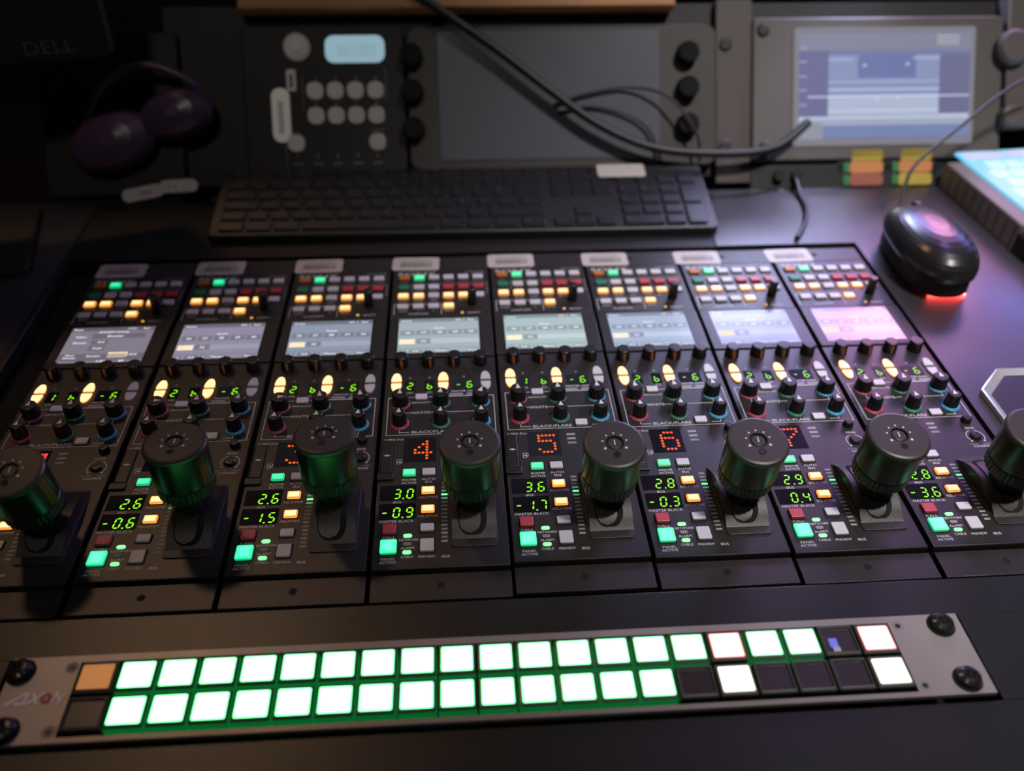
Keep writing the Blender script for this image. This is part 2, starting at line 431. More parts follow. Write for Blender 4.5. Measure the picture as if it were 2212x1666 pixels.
D57 = {'2': ["01110", "10001", "00001", "00110", "01000", "10000", "11111"], '3': ["11111", "00010", "00100", "00010", "00001", "10001", "01110"],
       '4': ["00010", "00110", "01010", "10010", "11111", "00010", "00010"], '5': ["11111", "10000", "11110", "00001", "00001", "10001", "01110"],
       '6': ["01110", "10000", "11110", "10001", "10001", "10001", "01110"], '7': ["11111", "00001", "00010", "00100", "01000", "01000", "01000"],
       '8': ["01110", "10001", "10001", "01110", "10001", "10001", "01110"]}

def proto(fn, *a):
    b = MB(); org = fn(b, *a)
    return b.mesh(fn.__name__, (0, 0, 0))
def btn_mesh(w, h, hz, r, m, top=None, rim=None, inset=0.0, well=True):
    b = MB()
    if well: b.rbox(0, 0, w+1.5, h+1.5, 0.02, 0.12, r+.5, 0, 'void')
    b.rbox(0, 0, w, h, 0.0, hz, r, 0.45, m, top or m, rim or m, inset)
    return b.mesh('button', (0, 0, 0))
BM = {}
for k, a in {'grey': ('grey', 'grey', 'grey', 0), 'red': ('red', 'red', 'red', 0), 'orangeoff': ('orangeoff',)*3+(0,), 'greenoff': ('greenoff',)*3+(0,),
             'green': ('greenrim', 'green', 'greenrim', .35), 'amber': ('amberrim', 'amber', 'amberrim', .35)}.items():
    BM['s', k] = btn_mesh(8.7, 6.2, 1.9, .8, a[0], a[1], a[2], a[3])
    BM['m', k] = btn_mesh(8.2, 5.7, 1.6, .8, a[0], a[1], a[2], a[3])
BM['pv'] = btn_mesh(8.2, 9.3, 1.6, .8, 'grey')
BM['call'] = btn_mesh(8.2, 7.0, 2.2, .8, 'red')
BM['pa'] = btn_mesh(9.6, 9.8, 2.0, .9, 'greenrim', 'greencore', 'green', .9)

def bullet(sign, m, rim):
    b = MB(); pts = []
    base = 1.15; H = 9.6
    prof = [(0, 3.6), (2.6, 3.55), (4.6, 3.2), (6.2, 2.75), (7.6, 2.2), (8.5, 1.5), (8.95, .75), (9.05, 0)]
    right = [(x, y) for y, x in prof]
    left = [(-x, y) for y, x in prof[::-1][1:]]
    pts = [(x, (base+y)*1.0) for x, y in right+left]
    if sign < 0: pts = [(x, -y) for x, y in pts][::-1]
    b.poly(pts, 0, 1.3, rim, .35, m)
    return b.mesh('rocker', (0, 0, 0))
RK = {(s_, k): bullet(s_, *c) for s_ in (1, -1) for k, c in {'amber': ('amber', 'amberrim'), 'grey': ('grey', 'grey')}.items()}

def knob_mesh(r0, r1, h, grip=18, pointer=True, gloss='knob', topm=None):
    b = MB(); n = 72
    def ring(r, z, amp):
        return [((r-amp*(.5+.5*math.cos(grip*2*PI*i/n)))*math.cos(2*PI*i/n), (r-amp*(.5+.5*math.cos(grip*2*PI*i/n)))*math.sin(2*PI*i/n), z) for i in range(n)]
    R = [ring(r0, 0, .35), ring(r0, 0.4, .35), ring((r0+r1)/2, h*.5, .35), ring(r1, h-.9, .3), ring(r1-.15, h-.4, .1), ring(r1-.6, h-.05, 0), ring(r1-1.2, h, 0)]
    b.rings(R, [gloss]*6+[topm or gloss])
    if pointer:
        b.add([(-1.7, -.6, h+.05), (1.7, -.6, h+.05), (0, r1-.7, h+.05)], [[0, 1, 2]], 'print')
    return b
KN = {}
KN['white'] = knob_mesh(5.9, 5.35, 9.3).mesh('paint_knob', (0, 0, 0))
KN['black'] = knob_mesh(5.0, 4.35, 10.2).mesh('paint_knob', (0, 0, 0))
def enc(stripe):
    b = knob_mesh(5.6, 5.0, 8.8, grip=2, pointer=False)
    if stripe:
        ang = -PI/2
        for k in range(1):
            a0, a1 = ang-.12, ang+.12
            b.add([(5.66*math.cos(a0), 5.66*math.sin(a0), .6), (5.66*math.cos(a1), 5.66*math.sin(a1), .6), (5.15*math.cos(a1), 5.15*math.sin(a1), 7.2), (5.15*math.cos(a0), 5.15*math.sin(a0), 7.2)], [[0, 1, 2, 3]], 'orangestripe')
    return b.mesh('encoder', (0, 0, 0))
KN['enc'] = enc(False); KN['encs'] = enc(True)
KN['sel'] = knob_mesh(3.9, 3.5, 15, grip=14, pointer=False).mesh('select', (0, 0, 0))
KN['sens'] = knob_mesh(3.5, 3.1, 4.0, grip=12, pointer=False).mesh('sens', (0, 0, 0))
KN['coarse'] = knob_mesh(4.0, 3.6, 2.2, grip=12, pointer=False).mesh('coarse', (0, 0, 0))
def skirt(m):
    b = MB(); b.lathe(0, 0, [(6.6, 0), (6.5, .5), (5.6, 1.2), (5.0, 1.2)], m, 36)
    for i in range(11):
        a = math.radians(-240+30*i)
        b.line([(5.9*math.cos(a), 5.9*math.sin(a)), (6.4*math.cos(a), 6.4*math.sin(a))], .35, 1.05, 'black')
    return b.mesh('skirt', (0, 0, 0))
SK = {k: skirt(k) for k in ('skR', 'skG', 'skB')}

# housing in three sections
b = MB()
b.box(1.3, .4, -22, 80.7, 193.6, 0, 'panel', .6)
b.line([(2.4, 192), (2.4, 1.8), (79.6, 1.8), (79.6, 192)], .18, .02, 'black')
HOUSE_L = b.mesh('lower_housing', (0, 0, 0))
b = MB(); b.box(1.3, 246.2, -22, 80.7, 315.6, 0, 'panel', .6); HOUSE_U = b.mesh('upper_housing', (0, 0, 0))
b = MB(); b.box(1.4, -19.2, -6, 80.9, -1.2, -3.0, 'flange', .3); b.disc(41, -9.6, 2.3, -2.97, 'void', 20)
FLB = b.mesh('mounting_flange', (0, 0, 0))
b = MB(); b.box(1.2, 317.2, -6, 80.9, 337.5, -0.8, 'flange', .3); b.disc(41, 327.5, 2.3, -.77, 'void', 20); FLT = b.mesh('mounting_flange', (0, 0, 0))
b = MB()
b.box(1.2, 194.6, -22, 80.8, 245.4, .7, 'panel', .6)
b.rbox(39.4, 221.8, 64.2, 46.4, .5, .75, .8, 0, 'black')
BEZ = b.mesh('screen_bezel', (0, 0, 0))
# asset sticker
b = MB(); b.rbox(0, 0, 40, 20.5, 0, .25, 3, 0, 'label')
b.text('ALTICE MEDIAS', 0, 5.0, .3, 3.0, 'ink', 'C', sx=.85)
x = -13.5; rr = random.Random(3)
while x < 13.5:
    w = rr.choice((.35, .6, .9)); b.quad(x, -5.5, x+w, 2.0, .3, 'ink'); x += w+rr.choice((.4, .6))
STK = b.mesh('asset_label', (0, 0, 0))
# printed legends
b = MB(); z = .04; P_ = 'print'; Q_ = 'printdim'
b.text('SONY', 4.6, 310.0, z, 4.6, P_, sx=1.9); b.text('RCP-1530', 77, 311.6, z, 2.4, Q_, 'R', sx=1.15)
for (x, s_) in zip((10.6, 23, 35, 47.2, 59.3, 71.6), ('BARS', 'CLOSE', 'TEST', 'CHARA', 'SCENE', 'MONITOR')): b.text(s_, x, 297.0, z, 1.4, Q_, 'C', sx=1.1)
for (x, s_) in zip((10.6, 23, 35), ('STATUS', 'SKIN', 'KNEE')): b.text(s_, x, 283.3, z, 1.4, Q_, 'C', sx=1.1)
for (x, s_) in zip((10.6, 23, 35, 47.2, 59.3), ('AUTO', 'DETAIL', 'GATE', 'TONE', 'GAMMA')): b.text(s_, x, 270.2, z, 1.5, P_, 'C', sx=1.1)
b.text('PAINT', 10.8, 255.6, z, 1.6, P_, 'C', sx=1.2); b.text('1', 23, 255.6, z, 1.6, P_, 'C'); b.text('2', 35.1, 255.6, z, 1.6, P_, 'C'); b.text('MENU', 47.3, 255.4, z, 1.6, P_, 'C', sx=1.2)
b.text('CUSTOM', 23, 251.6, z, 2.1, P_, 'C', sx=1.35); b.text('SELECT', 67, 251.6, z, 1.9, P_, 'C', sx=1.2)
b.line([(3.9, 251), (3.9, 264.8), (41.4, 264.8), (41.4, 250.6)], .4, z, P_)
b.line([(17.2, 282), (17.2, 293.8), (78.9, 293.8), (78.9, 278.7), (76, 278.7)], .35, z, Q_)
LEGU = b.mesh('printed_legends', (0, 0, 0))
b = MB()
b.text('ND', 19.1, 155.0, z, 1.9, P_, 'C', sx=1.15); b.text('CC', 32.9, 155.0, z, 1.9, P_, 'C', sx=1.15)
b.text('MASTER GAIN', 57.2, 155.4, z, 1.9, P_, 'C', sx=1.1)
for (a, c) in ((46.9, 56.5), (59, 67.5)): b.quad(a, 151.3, c, 153.2, z, Q_)
b.line([(40, 150.4), (70, 150.4)], .35, z, P_)
b.line([(23, 149.9), (4.6, 149.9), (4.6, 111.6), (77.8, 111.6), (77.8, 149.9), (31.5, 149.9)], .4, z, P_)
b.text('ABSOLUTE', 27.2, 144.4, z, 1.8, P_, 'C', sx=1.15)
b.text('WHITE', 27, 133.7, z, 2.5, P_, 'C', sx=1.2)
b.line([(13.2, 137), (13.2, 133.6), (20.4, 133.6)], .4, z, P_); b.line([(33.8, 133.6), (38, 133.6)], .4, z, P_); b.line([(44.5, 133.6), (68.4, 133.6), (68.4, 137)], .4, z, P_)
b.text('BLACK/FLARE', 34.6, 114.2, z, 2.5, P_, 'C', sx=1.28)
b.line([(13.2, 117), (13.2, 114.1), (20, 114.1)], .4, z, P_); b.line([(62, 114.1), (68.4, 114.1), (68.4, 117)], .4, z, P_)
b.disc(4.4, 107.6, .7, z, Q_, 10); b.text('PRO Duo', 6.0, 107.6, z, 1.8, P_, sx=1.1)
for yy in (105.3, 101.2, 97.1): b.quad(43.2, yy-.95, 48.9, yy+.95, z, Q_ if yy > 98 else 'midgrey')
b.text('SENS', 70.8, 99.6, z, 1.9, P_, 'C', sx=1.2)
for a0, a1 in ((110, 215), (-35, 70)):
    b.line([(71.1+5.9*math.cos(math.radians(a0+(a1-a0)*i/10)), 91.2+5.9*math.sin(math.radians(a0+(a1-a0)*i/10))) for i in range(11)], .4, z, P_)
b.add([(67.6, 87.6, z), (65.7, 87.2, z), (66.9, 86.0, z)], [[0, 1, 2]], P_); b.add([(74.6, 87.6, z), (75.3, 86.0, z), (76.5, 87.2, z)], [[0, 1, 2]], P_)
b.text('CLOSE', 66.4, 84.2, z, 1.4, Q_, 'C', sx=1.1); b.text('OPEN', 75.6, 84.2, z, 1.4, Q_, 'C', sx=1.1); b.text('COARSE', 71, 81.9, z, 1.9, P_, 'C', sx=1.2)
b.text('IRIS/MB', 20.9, 70.3, z, 1.8, P_, 'C', sx=1.15); b.text('ACTIVE', 20.9, 67.7, z, 1.8, P_, 'C', sx=1.15)
b.text('AUTO', 33.3, 70.5, z, 1.9, P_, 'C', sx=1.2); b.text('IRIS', 33.3, 67.9, z, 1.9, P_, 'C', sx=1.2)
b.text('RELATIVE', 33.1, 54.9, z, 1.9, P_, 'C', sx=1.1); b.text('RELATIVE', 33.1, 39.6, z, 1.9, P_, 'C', sx=1.1)
b.text('IRIS', 14.2, 51.6, z, 1.9, P_, 'C', sx=1.3); b.text('MASTER BLACK', 14.4, 36.3, z, 1.9, P_, 'C', sx=1.15)
b.text('CALL', 10.5, 24.0, z, 1.8, P_, 'C', sx=1.3); b.text('NETWORK', 22.3, 21.7, z, 1.75, P_, 'C', sx=1.0); b.text('ALARM', 21.6, 15.6, z, 1.75, P_, 'C', sx=1.05)
b.text('CABLE', 21.4, 9.2, z, 1.75, P_, 'C', sx=1.05); b.text('PREVIEW', 32.8, 8.9, z, 1.75, P_, 'C', sx=1.02); b.text('IRIS', 43.6, 8.4, z, 1.9, P_, 'C', sx=1.25)
b.text('PANEL', 10.6, 8.0, z, 1.8, P_, 'C', sx=1.15); b.text('ACTIVE', 10.6, 5.6, z, 1.8, P_, 'C', sx=1.15)
for x in (18.9, 32.9, 57.5): b.disc(x, 171.4, .8, z, Q_, 10)
b.line([(12.8, 88.6), (12.8, 84.6), (14.6, 84.6), (16, 86), (16, 88.6), (12.8, 88.6)], .3, z, P_); b.add([(13.4, 86.6, z), (15.1, 85.6, z), (15.1, 87.6, z)], [[0, 1, 2]], P_)
LEG = b.mesh('printed_legends', (0, 0, 0))
# level scale
b = MB()
for i in range(16):
    y = 66-3.08*i
    b.quad(41.3, y-.75, 45.0, y+.75, .05, 'printdim' if i % 2 else 'midgrey')
SCALE = b.mesh('level_scale', (0, 0, 0))
# memory card slot
b = MB(); b.rbox(6.2, 90.3, 8.6, 30.5, 0, .25, .8, 0, 'void'); b.rbox(6.2, 90.8, 7.0, 28.5, .1, .7, .6, .3, 'black')
b.add([(4.0, 92, .75), (6.2, 91.1, .75), (8.4, 92, .75), (6.2, 92.9, .75)], [[0, 1, 2, 3]], 'print'); b.disc(5.6, 92, .28, .8, 'black', 8); b.disc(6.8, 92, .28, .8, 'black', 8)
SLOT = b.mesh('card_slot', (0, 0, 0))
b = MB(); b.rbox(0, 0, 10.2, 5.4, 0, 1.6, .6, .4, 'black'); TAB = b.mesh('slot_tab', (0, 0, 0))
b = MB(); b.rbox(0, 0, 5.2, 2.6, 0, .7, 1.29, .3, 'led'); LEDm = b.mesh('led', (0, 0, 0))
b = MB(); b.rbox(0, 0, 5.0, 2.4, 0, .6, 1.19, .3, 'midgrey'); LEDoff = b.mesh('led_off', (0, 0, 0))
b = MB(); b.lathe(0, 0, [(1.2, 0), (1.1, .4), (.6, .7)], 'ledamber', 14); LEDa = b.mesh('led_amber', (0, 0, 0))
def window(w, h):
    b = MB(); b.rbox(0, 0, w, h, 0, .06, .3, 0, 'glass'); return b.mesh('window', (0, 0, 0))
WIN = {'big': window(22.2, 12.6), 'nd': window(7.2, 11.5), 'gain': window(16, 11.5), 'dot': window(21.4, 22.6)}
# domed lever cover: plate plus arc bump, slot and slider on the arc
YC, HB, HL = 45.0, 10.0, 25.0
RB = (HL*HL+HB*HB)/(2*HB); ZP = HB-RB
b = MB(); b.rbox(60.6, 43, 27.4, 57, 0, .9, 2.5, .3, 'cover')
N = 20
arc = [(YC-HL+2*HL*i/N) for i in range(N+1)]
az = lambda y, e=0: ZP+math.sqrt(max(0, (RB+e)**2-(y-YC)**2))
x0, x1 = 47.6, 73.8
pts = [(y, max(az(y), .9)) for y in arc]
vs = [(x0, y, zz) for y, zz in pts]+[(x1, y, zz) for y, zz in pts]+[(x0, y, .5) for y, zz in pts]+[(x1, y, .5) for y, zz in pts]
n = N+1
b.add(vs, [[i, n+i, n+i+1, i+1][::-1] for i in range(N)], 'cover')
b.add(vs, [[i, i+1, 2*n+i+1, 2*n+i][::-1] for i in range(N)]+[[n+i, n+i+1, 3*n+i+1, 3*n+i] for i in range(N)], 'black')
COVER = b.mesh('lever_cover', (0, 0, 0))
def arcpatch(b, cx, w, ya, yb, e, m, n=26):
    L = []; R = []
    for i in range(n+1):
        y = ya+(yb-ya)*i/n
        r = w/2
        d = min(y-ya, yb-y)
        hw = r if d >= r else math.sqrt(max(r*r-(r-d)**2, 0.0001))
        zz = max(az(y, e), .9+e)
        L.append((cx-hw, y, zz)); R.append((cx+hw, y, zz))
    b.add(L+R, [[i, n+1+i, n+2+i, i+1] for i in range(n)], m)
b = MB(); arcpatch(b, 59.8, 17, 21, 67, .15, 'void'); SLOTARC = b.mesh('lever_slot', (0, 0, 0))
b = MB(); arcpatch(b, 58.4, 12.5, 22.5, 62, .4, 'slider'); SLID = b.mesh('slot_slider', (0, 0, 0))
# lever: origin at pivot, pointing +z.  cap top sits 81 above the pivot
b = MB()
b.rings([b.rrect(0, 0, 11, 16, 4, 26), b.rrect(0, 0, 13.5, 19, 5, 38), b.rrect(0, 0, 17, 21, 8, 46), b.rrect(0, 0, 18, 21, 8, 47)], ['black'])
STALK = b.mesh('lever_stalk', (0, 0, 0))
b = MB(); n = 96
def kr(r, z, amp=0):
    return [((r-(amp if i % 3 == 0 else 0))*math.cos(2*PI*i/n), (r-(amp if i % 3 == 0 else 0))*math.sin(2*PI*i/n), z) for i in range(n)]
R = [kr(12, 45.5), kr(15.8, 46), kr(16.4, 46.8, .5), kr(16.5, 53.8, .5), kr(16.6, 54.2), kr(16.2, 54.8), kr(16.5, 55.2), kr(17.4, 77.5), kr(17.8, 78.2), kr(17.7, 79.6), kr(17.0, 80.7), kr(15.8, 81.1), kr(5.1, 81.2)]
b.rings(R, ['black']*5+['irisside']*3+['iriscap']*4+['iriscap'], cap1=False)
# recessed adjuster in the middle of the cap
R = [kr(5.1, 81.2), kr(4.7, 79.9), kr(3.9, 79.9), kr(3.9, 80.7), kr(3.5, 80.9)]
b.rings(R, ['black', 'black', 'iriscap', 'iriscap', 'iriscap'], cap0=False)
b.quad(-.28, -1.2, .28, 2.4, 80.96, 'print')
for a in (90, 52, 128, 14, 166, -32, 212):
    r = 7.0; b.disc(r*math.cos(math.radians(a)), r*math.sin(math.radians(a))*1.0, .55 if a not in (-32, 212) else .8, 81.25, 'print', 10)
b.lathe(0, -8.2, [(2.3, 81.22), (2.3, 81.3), (1.9, 81.25)], 'black', 18); b.disc(0, -8.2, 1.9, 81.26, 'void', 16); b.disc(0, -8.2, 1.1, 81.28, 'screw', 10)
LKNOB = b.mesh('lever_knob', (0, 0, 0))

def screen_mesh(idx, base):
    bg = 'scr%d' % idx; hd = bg+'h'; tl = bg+'t'
    base = tuple(c*1.33 for c in base)
    M[bg] = mat('screen_picture', (0.03, 0.03, 0.035), 0.18, emit=base, strength=1)
    M[hd] = mat('screen_band', (0.03, 0.03, 0.035), 0.18, emit=tuple(c*.55 for c in base), strength=1)
    M[tl] = mat('screen_tile', (0.03, 0.03, 0.035), 0.18, emit=tuple(c*.68 for c in base), strength=1)
    M[bg+'l'] = mat('screen_light', (0.03, 0.03, 0.035), 0.18, emit=tuple(min(1.3, c*1.25) for c in base), strength=1)
    if 'uiw' not in M:
        M['uiw'] = mat('screen_text', (0.03, 0.03, 0.035), 0.18, emit=(.86, .88, .95), strength=1.4)
        M['uiy'] = mat('screen_yellow', (0.03, 0.03, 0.035), 0.18, emit=(1.0, .80, .50), strength=1.15)
    b = MB(); X0, Y0, X1, Y1 = 8.5, 199.9, 70.2, 243.6
    W_ = X1-X0; H_ = Y1-Y0
    fx = lambda u: X0+u*W_
    fy = lambda v: Y1-v*H_
    b.quad(X0, Y0, X1, Y1, .8, bg)
    def q(u0, v0, u1, v1, m, dz=.84): b.quad(fx(u0), fy(v1), fx(u1), fy(v0), dz, m)
    t = lambda s_, u, v, sz=2.1, al='C', m='uiw', sx=1.15: b.text(s_, fx(u), fy(v), .9, sz*1.15, m, al, sx=sx)
    q(0, 0, 1, .105, hd)
    if idx == 1:
        t('Paint', .02, .055, 1.9, 'L'); t('13/27', .72, .05, 1.7); t('Exit', .90, .05, 1.7)
        t('ECS/SHT Setting', .52, .14, 1.8); q(.28, .18, .92, .33, tl); t('Shutter', .56, .26, 2.3)
        t('Video', .15, .27, 1.9); t('Shutter', .17, .44, 1.9); q(.30, .37, .5, .5, tl); t('EVS', .42, .43, 1.8)
        q(.30, .53, .5, .67, tl); t('Angle', .41, .60, 1.8); q(.0, .76, 1, .95, tl)
        t('Slow', .13, .79, 1.8); t('Shutter', .14, .86, 1.8); t('Shutter', .41, .82, 1.9); t('S-EVS', .85, .80, 1.9); q(.57, .73, .80, .88, 'uiy')
        t('1/50', .52, .965, 2.1); t('60', .76, .965, 2.1)
    else:
        t('Scene', .03, .06, 1.9, 'L'); t('0/0', .74, .055, 1.8); t('Exit', .905, .055, 1.8)
        q(.81, .02, .815, .09, 'uiw')
        t('Scene', .505, .295, 1.9)
        q(0, .60, 1, .74, bg+'l')
        for i, n_ in enumerate(('26', '27', '28', '29', '30')):
            q(.025+.196*i, .35, .20+.196*i, .49, tl); t(n_, .115+.196*i, .415, 2.2)
        q(.02, .605, .205, .745, 'uiy'); q(.22, .60, .40, .74, tl, .86); t('32', .31, .67, 2.2)
        q(0, .86, 1, .87, hd)
        for (u0, u1, s_) in ((.02, .10, '<'), (.14, .30, '0.0'), (.33, .40, '>'), (.44, .62, 'Master'), (.83, .98, 'Store')):
            q(u0, .90, u1, .995, tl); t(s_, (u0+u1)/2, .945, 1.9)
    return b.mesh('display_screen', (0, 0, 0))

ORD = ['', 'leftmost', 'second', 'third', 'fourth', 'fifth', 'sixth', 'seventh', 'rightmost']
OFF = [None, (-1.48, -.16), (-.21, .34), (.38, .11), (.62, -.16), (.14, 1.46), (-.05, .06), (-.08, -.88), (.68, -.77)]
IR = [None, '2.6', '2.6', '2.6', '3.0', '3.6', '2.8', '2.9', '2.8']
MBK = [None, '-0.6', '-0.6', '-1.5', '-0.9', '-1.7', '-0.3', ' 0.4', '-3.6']
LEAN = [None, -9.0, 3.0, 4.9, -2.6, -7.3, -7.6, -7.0, -7.0]
LITI = [None, 3, 3, 3, 3, 4, 3, 3, 3]
BASE = [None, (.165, .145, .185), (.20, .185, .25), (.20, .225, .29), (.27, .325, .36), (.30, .385, .40), (.30, .36, .48), (.30, .31, .50), (.52, .32, .50)]  # last two include pink-violet reflections as part of the screen glow
LBL = [None, 'camera control panel showing a red lit number window, leftmost in the row', 'camera control panel reading -0.6 master black, second from the left in the row',
       'camera control panel reading 2.6 and -1.5 in green, third from the left', 'camera control panel with an orange dotted 4 in its number window',
       'camera control panel with an orange dotted 5 in its number window', 'camera control panel with an orange dotted 6 in its number window',
       'camera control panel with an orange dotted 7, lit violet by the wall monitors', 'camera control panel with a pink-washed screen, rightmost in the row']
STKP = [None, (258, 582), (476, 578), (690, 573), (897, 569), (1103, 562), (1304, 558), (1507, 554), (1706, 550)]
def digits(parent, spec, loc, mname='lit_digits'):
    b = MB()
    for (ch, x, y, w, h, t) in spec:
        if ch == '.': b.rbox(x, y, t*1.1, t*1.1, .09, .12, .3, 0, 'digit')
        else: seg7(b, ch, x, y, w, h, t, .12, 'digit')
    return inst(mname, b.mesh(mname, (0, 0, 0)), loc, parent)

rk = random.Random(11)
for k in range(1, 9):
    ox = (k-4)*82.0+OFF[k][0]; oy = OFF[k][1]
    root = empty('camera_control_panel', (ox, oy, 0))
    tag(root, LBL[k], 'control panel', 'camera control panels set side by side in the desk')
    inst('lower_housing', HOUSE_L, (0, 0, 0), root); inst('upper_housing', HOUSE_U, (0, 0, 0), root)
    inst('mounting_flange', FLB, (0, 0, 0), root); inst('mounting_flange', FLT, (0, 0, 0), root)
    s_ = inst('asset_label', STK, ({1: 21, 7: 18.5, 8: 17.5}.get(k, 19.5), 327.0, -.75), root, math.radians(rk.uniform(-1.5, 1.5)))
    s_['label'] = 'white sticker with small printed lettering and bars'
    inst('printed_legends', LEG, (0, 0, 0), root); inst('printed_legends', LEGU, (0, 0, 0), root)
    bz = inst('screen_bezel', BEZ, (0, 0, 0), root)
    inst('display_screen', screen_mesh(k, BASE[k]), (0, 0, 0), bz)
    # push buttons, upper block
    rows = [(302.6, ['orangeoff', 'green', 'grey', 'grey', 'grey', 'grey']), (288.4, ['greenoff', 'grey', 'grey', 'red', 'red', 'red']),
            (275.7, ['amber', 'amber', 'grey', 'amber', 'amber', 'grey']), (260.6, ['grey', 'grey', 'grey', 'amber'])]
    if k == 1: rows[0][1][0] = 'orangeoff'
    for y, cs in rows:
        for x, c in zip((10.6, 23.0, 35.1, 47.2, 59.4, 71.7), cs):
            inst('push_button', BM['s', c], (x, y, 0), root)
    inst('indicator_light', LEDa, (57.8, 251.7, 0), root)
    inst('select_knob', KN['sel'], (66.0, 264.5, 0), root)
    for i, x in enumerate((12.6, 32.0, 51.0, 70.2)):
        inst('encoder_knob', KN['encs' if i < 3 else 'enc'], (x, 187.6, 0), root, (0.05, .25, -.12, 0)[i])
    # rockers
    for x, c in ((9.4, 'amber'), (42.7, 'amber'), (72.9, 'grey')):
        for sg in (1, -1): inst('rocker_button', RK[sg, c], (x, 165.7, 0), root)
    nd = '1' if k in (1, 5) else '2'
    w = inst('digit_display', WIN['nd'], (19.1, 162.3, 0), root); digits(w, [(nd, 0, 0, 4.2, 7.6, 1.0)], (0, 0, 0))
    w = inst('digit_display', WIN['nd'], (33.0, 162.3, 0), root); digits(w, [('b', 0, -.6, 4.0, 7.0, 1.0)], (0, 0, 0))
    w = inst('digit_display', WIN['gain'], (57.4, 162.3, 0), root); digits(w, [('-', -4.0, 0, 4.0, 7.6, 1.0), ('6', 4.0, 0, 4.2, 7.6, 1.0)], (0, 0, 0))
    inst('push_button', BM['m', 'grey'], (27.3, 149.4, 0), root)
    for y, kk in ((143.3, 'white'), (123.0, 'black')):
        for x, sk in ((13.2, 'skR'), (40.9, 'skG'), (68.4, 'skB')):
            rot = math.radians(rk.uniform(-6, 6))
            if (k, y > 130, x) == (3, True, 13.2) or (k, y > 130, x) == (2, True, 13.2): rot = -PI/2
            if k == 4 and y > 130 and x > 60: rot = math.radians(-22)
            kn = inst('paint_knob', KN[kk], (x, y, 1.0), root, rot)
            inst('knob_skirt', SK[sk], (0, 0, -1.0), kn)
    inst('push_button', BM['m', 'grey'], (54.5, 116.0, 0), root)
    # number window
    w = inst('number_window', WIN['dot'], (27.4, 97.1, 0), root)
    b = MB()
    if k == 1:
        for r in range(7):
            for c in range(6): b.rbox(-6.3+2.6*c, 7.8-2.6*r, 2.3, 2.3, .1, .15, .5, 0, 'dotred')
    else:
        for r, row in enumerate(D57[str(k)]):
            for c, ch in enumerate(row):
                if ch == '1': b.lathe(-4.2+2.55*c, 7.6-2.6*r, [(.98, .08), (.98, .15)], 'dot', 12)
    inst('lit_dots', b.mesh('lit_dots', (0, 0, 0)), (1.0, 0, 0), w)
    sl = inst('card_slot', SLOT, (0, 0, 0), root); inst('slot_tab', TAB, (5.9, 72.6, 0), sl)
    inst('sensitivity_knob', KN['sens'], (71.6, 106.6, 0), root); inst('coarse_knob', KN['coarse'], (71.1, 91.2, 0), root)
    inst('push_button', BM['m', 'green'], (21.0, 76.0, 0), root); inst('push_button', BM['m', 'grey'], (33.3, 76.0, 0), root)
    inst('push_button', BM['m', 'amber'], (33.1, 60.2, 0), root); inst('push_button', BM['m', 'amber'], (33.1, 44.8, 0), root)
    inst('push_button', BM['m', 'grey'], (33.0, 30.0, 0), root); inst('preview_button', BM['pv'], (33.0, 16.6, 0), root)
    inst('call_button', BM['call'], (10.6, 29.3, 0), root); inst('panel_active_button', BM['pa'], (10.6, 16.3, 0), root)
    inst('indicator_light', LEDm, (21.5, 24.6, 0), root); inst('indicator_light', LEDoff, (21.4, 18.4, 0), root); inst('indicator_light', LEDm, (21.4, 12.3, 0), root)
    w = inst('digit_display', WIN['big'], (14.6, 59.5, 0), root); v_ = IR[k]
    digits(w, [(v_[0], -.4, -1.1, 4.4, 8.4, 1.05), ('.', 3.3, -5.0, 0, 0, 1.0), (v_[2], 7.4, -1.1, 4.4, 8.4, 1.05)], (0, 0, 0))
    w = inst('digit_display', WIN['big'], (14.6, 44.2, 0), root); v_ = MBK[k]
    sp = [(v_[1], -.4, -1.1, 4.4, 8.4, 1.05), ('.', 3.3, -5.0, 0, 0, 1.0), (v_[3], 7.4, -1.1, 4.4, 8.4, 1.05)]
    if v_[0] == '-': sp.append(('-', -7.6, -1.1, 4.6, 8.4, 1.05))
    digits(w, sp, (0, 0, 0))
    sc_ = inst('level_scale', SCALE, (0, 0, 0), root)
    b = MB(); i0 = LITI[k]
    for d, m_ in ((0, 'led'), (1, 'leddim'), (-1, 'leddim')):
        y = 66-3.08*(i0+d); b.quad(41.2, y-.8, 45.1, y+.8, .09, m_)
    inst('lit_bar', b.mesh('lit_bar', (0, 0, 0)), (0, 0, 0), sc_)
    cv = inst('lever_cover', COVER, (0, 0, 0), root); inst('lever_slot', SLOTARC, (0, 0, 0), cv); inst('slot_slider', SLID, (0, 0, 0), cv)
    st = inst('lever_stalk', STALK, (59.6, YC, -22), root)
    st.rotation_euler = (math.radians(-LEAN[k]), 0, 0)
    inst('lever_knob', LKNOB, (0, 0, 0), st)

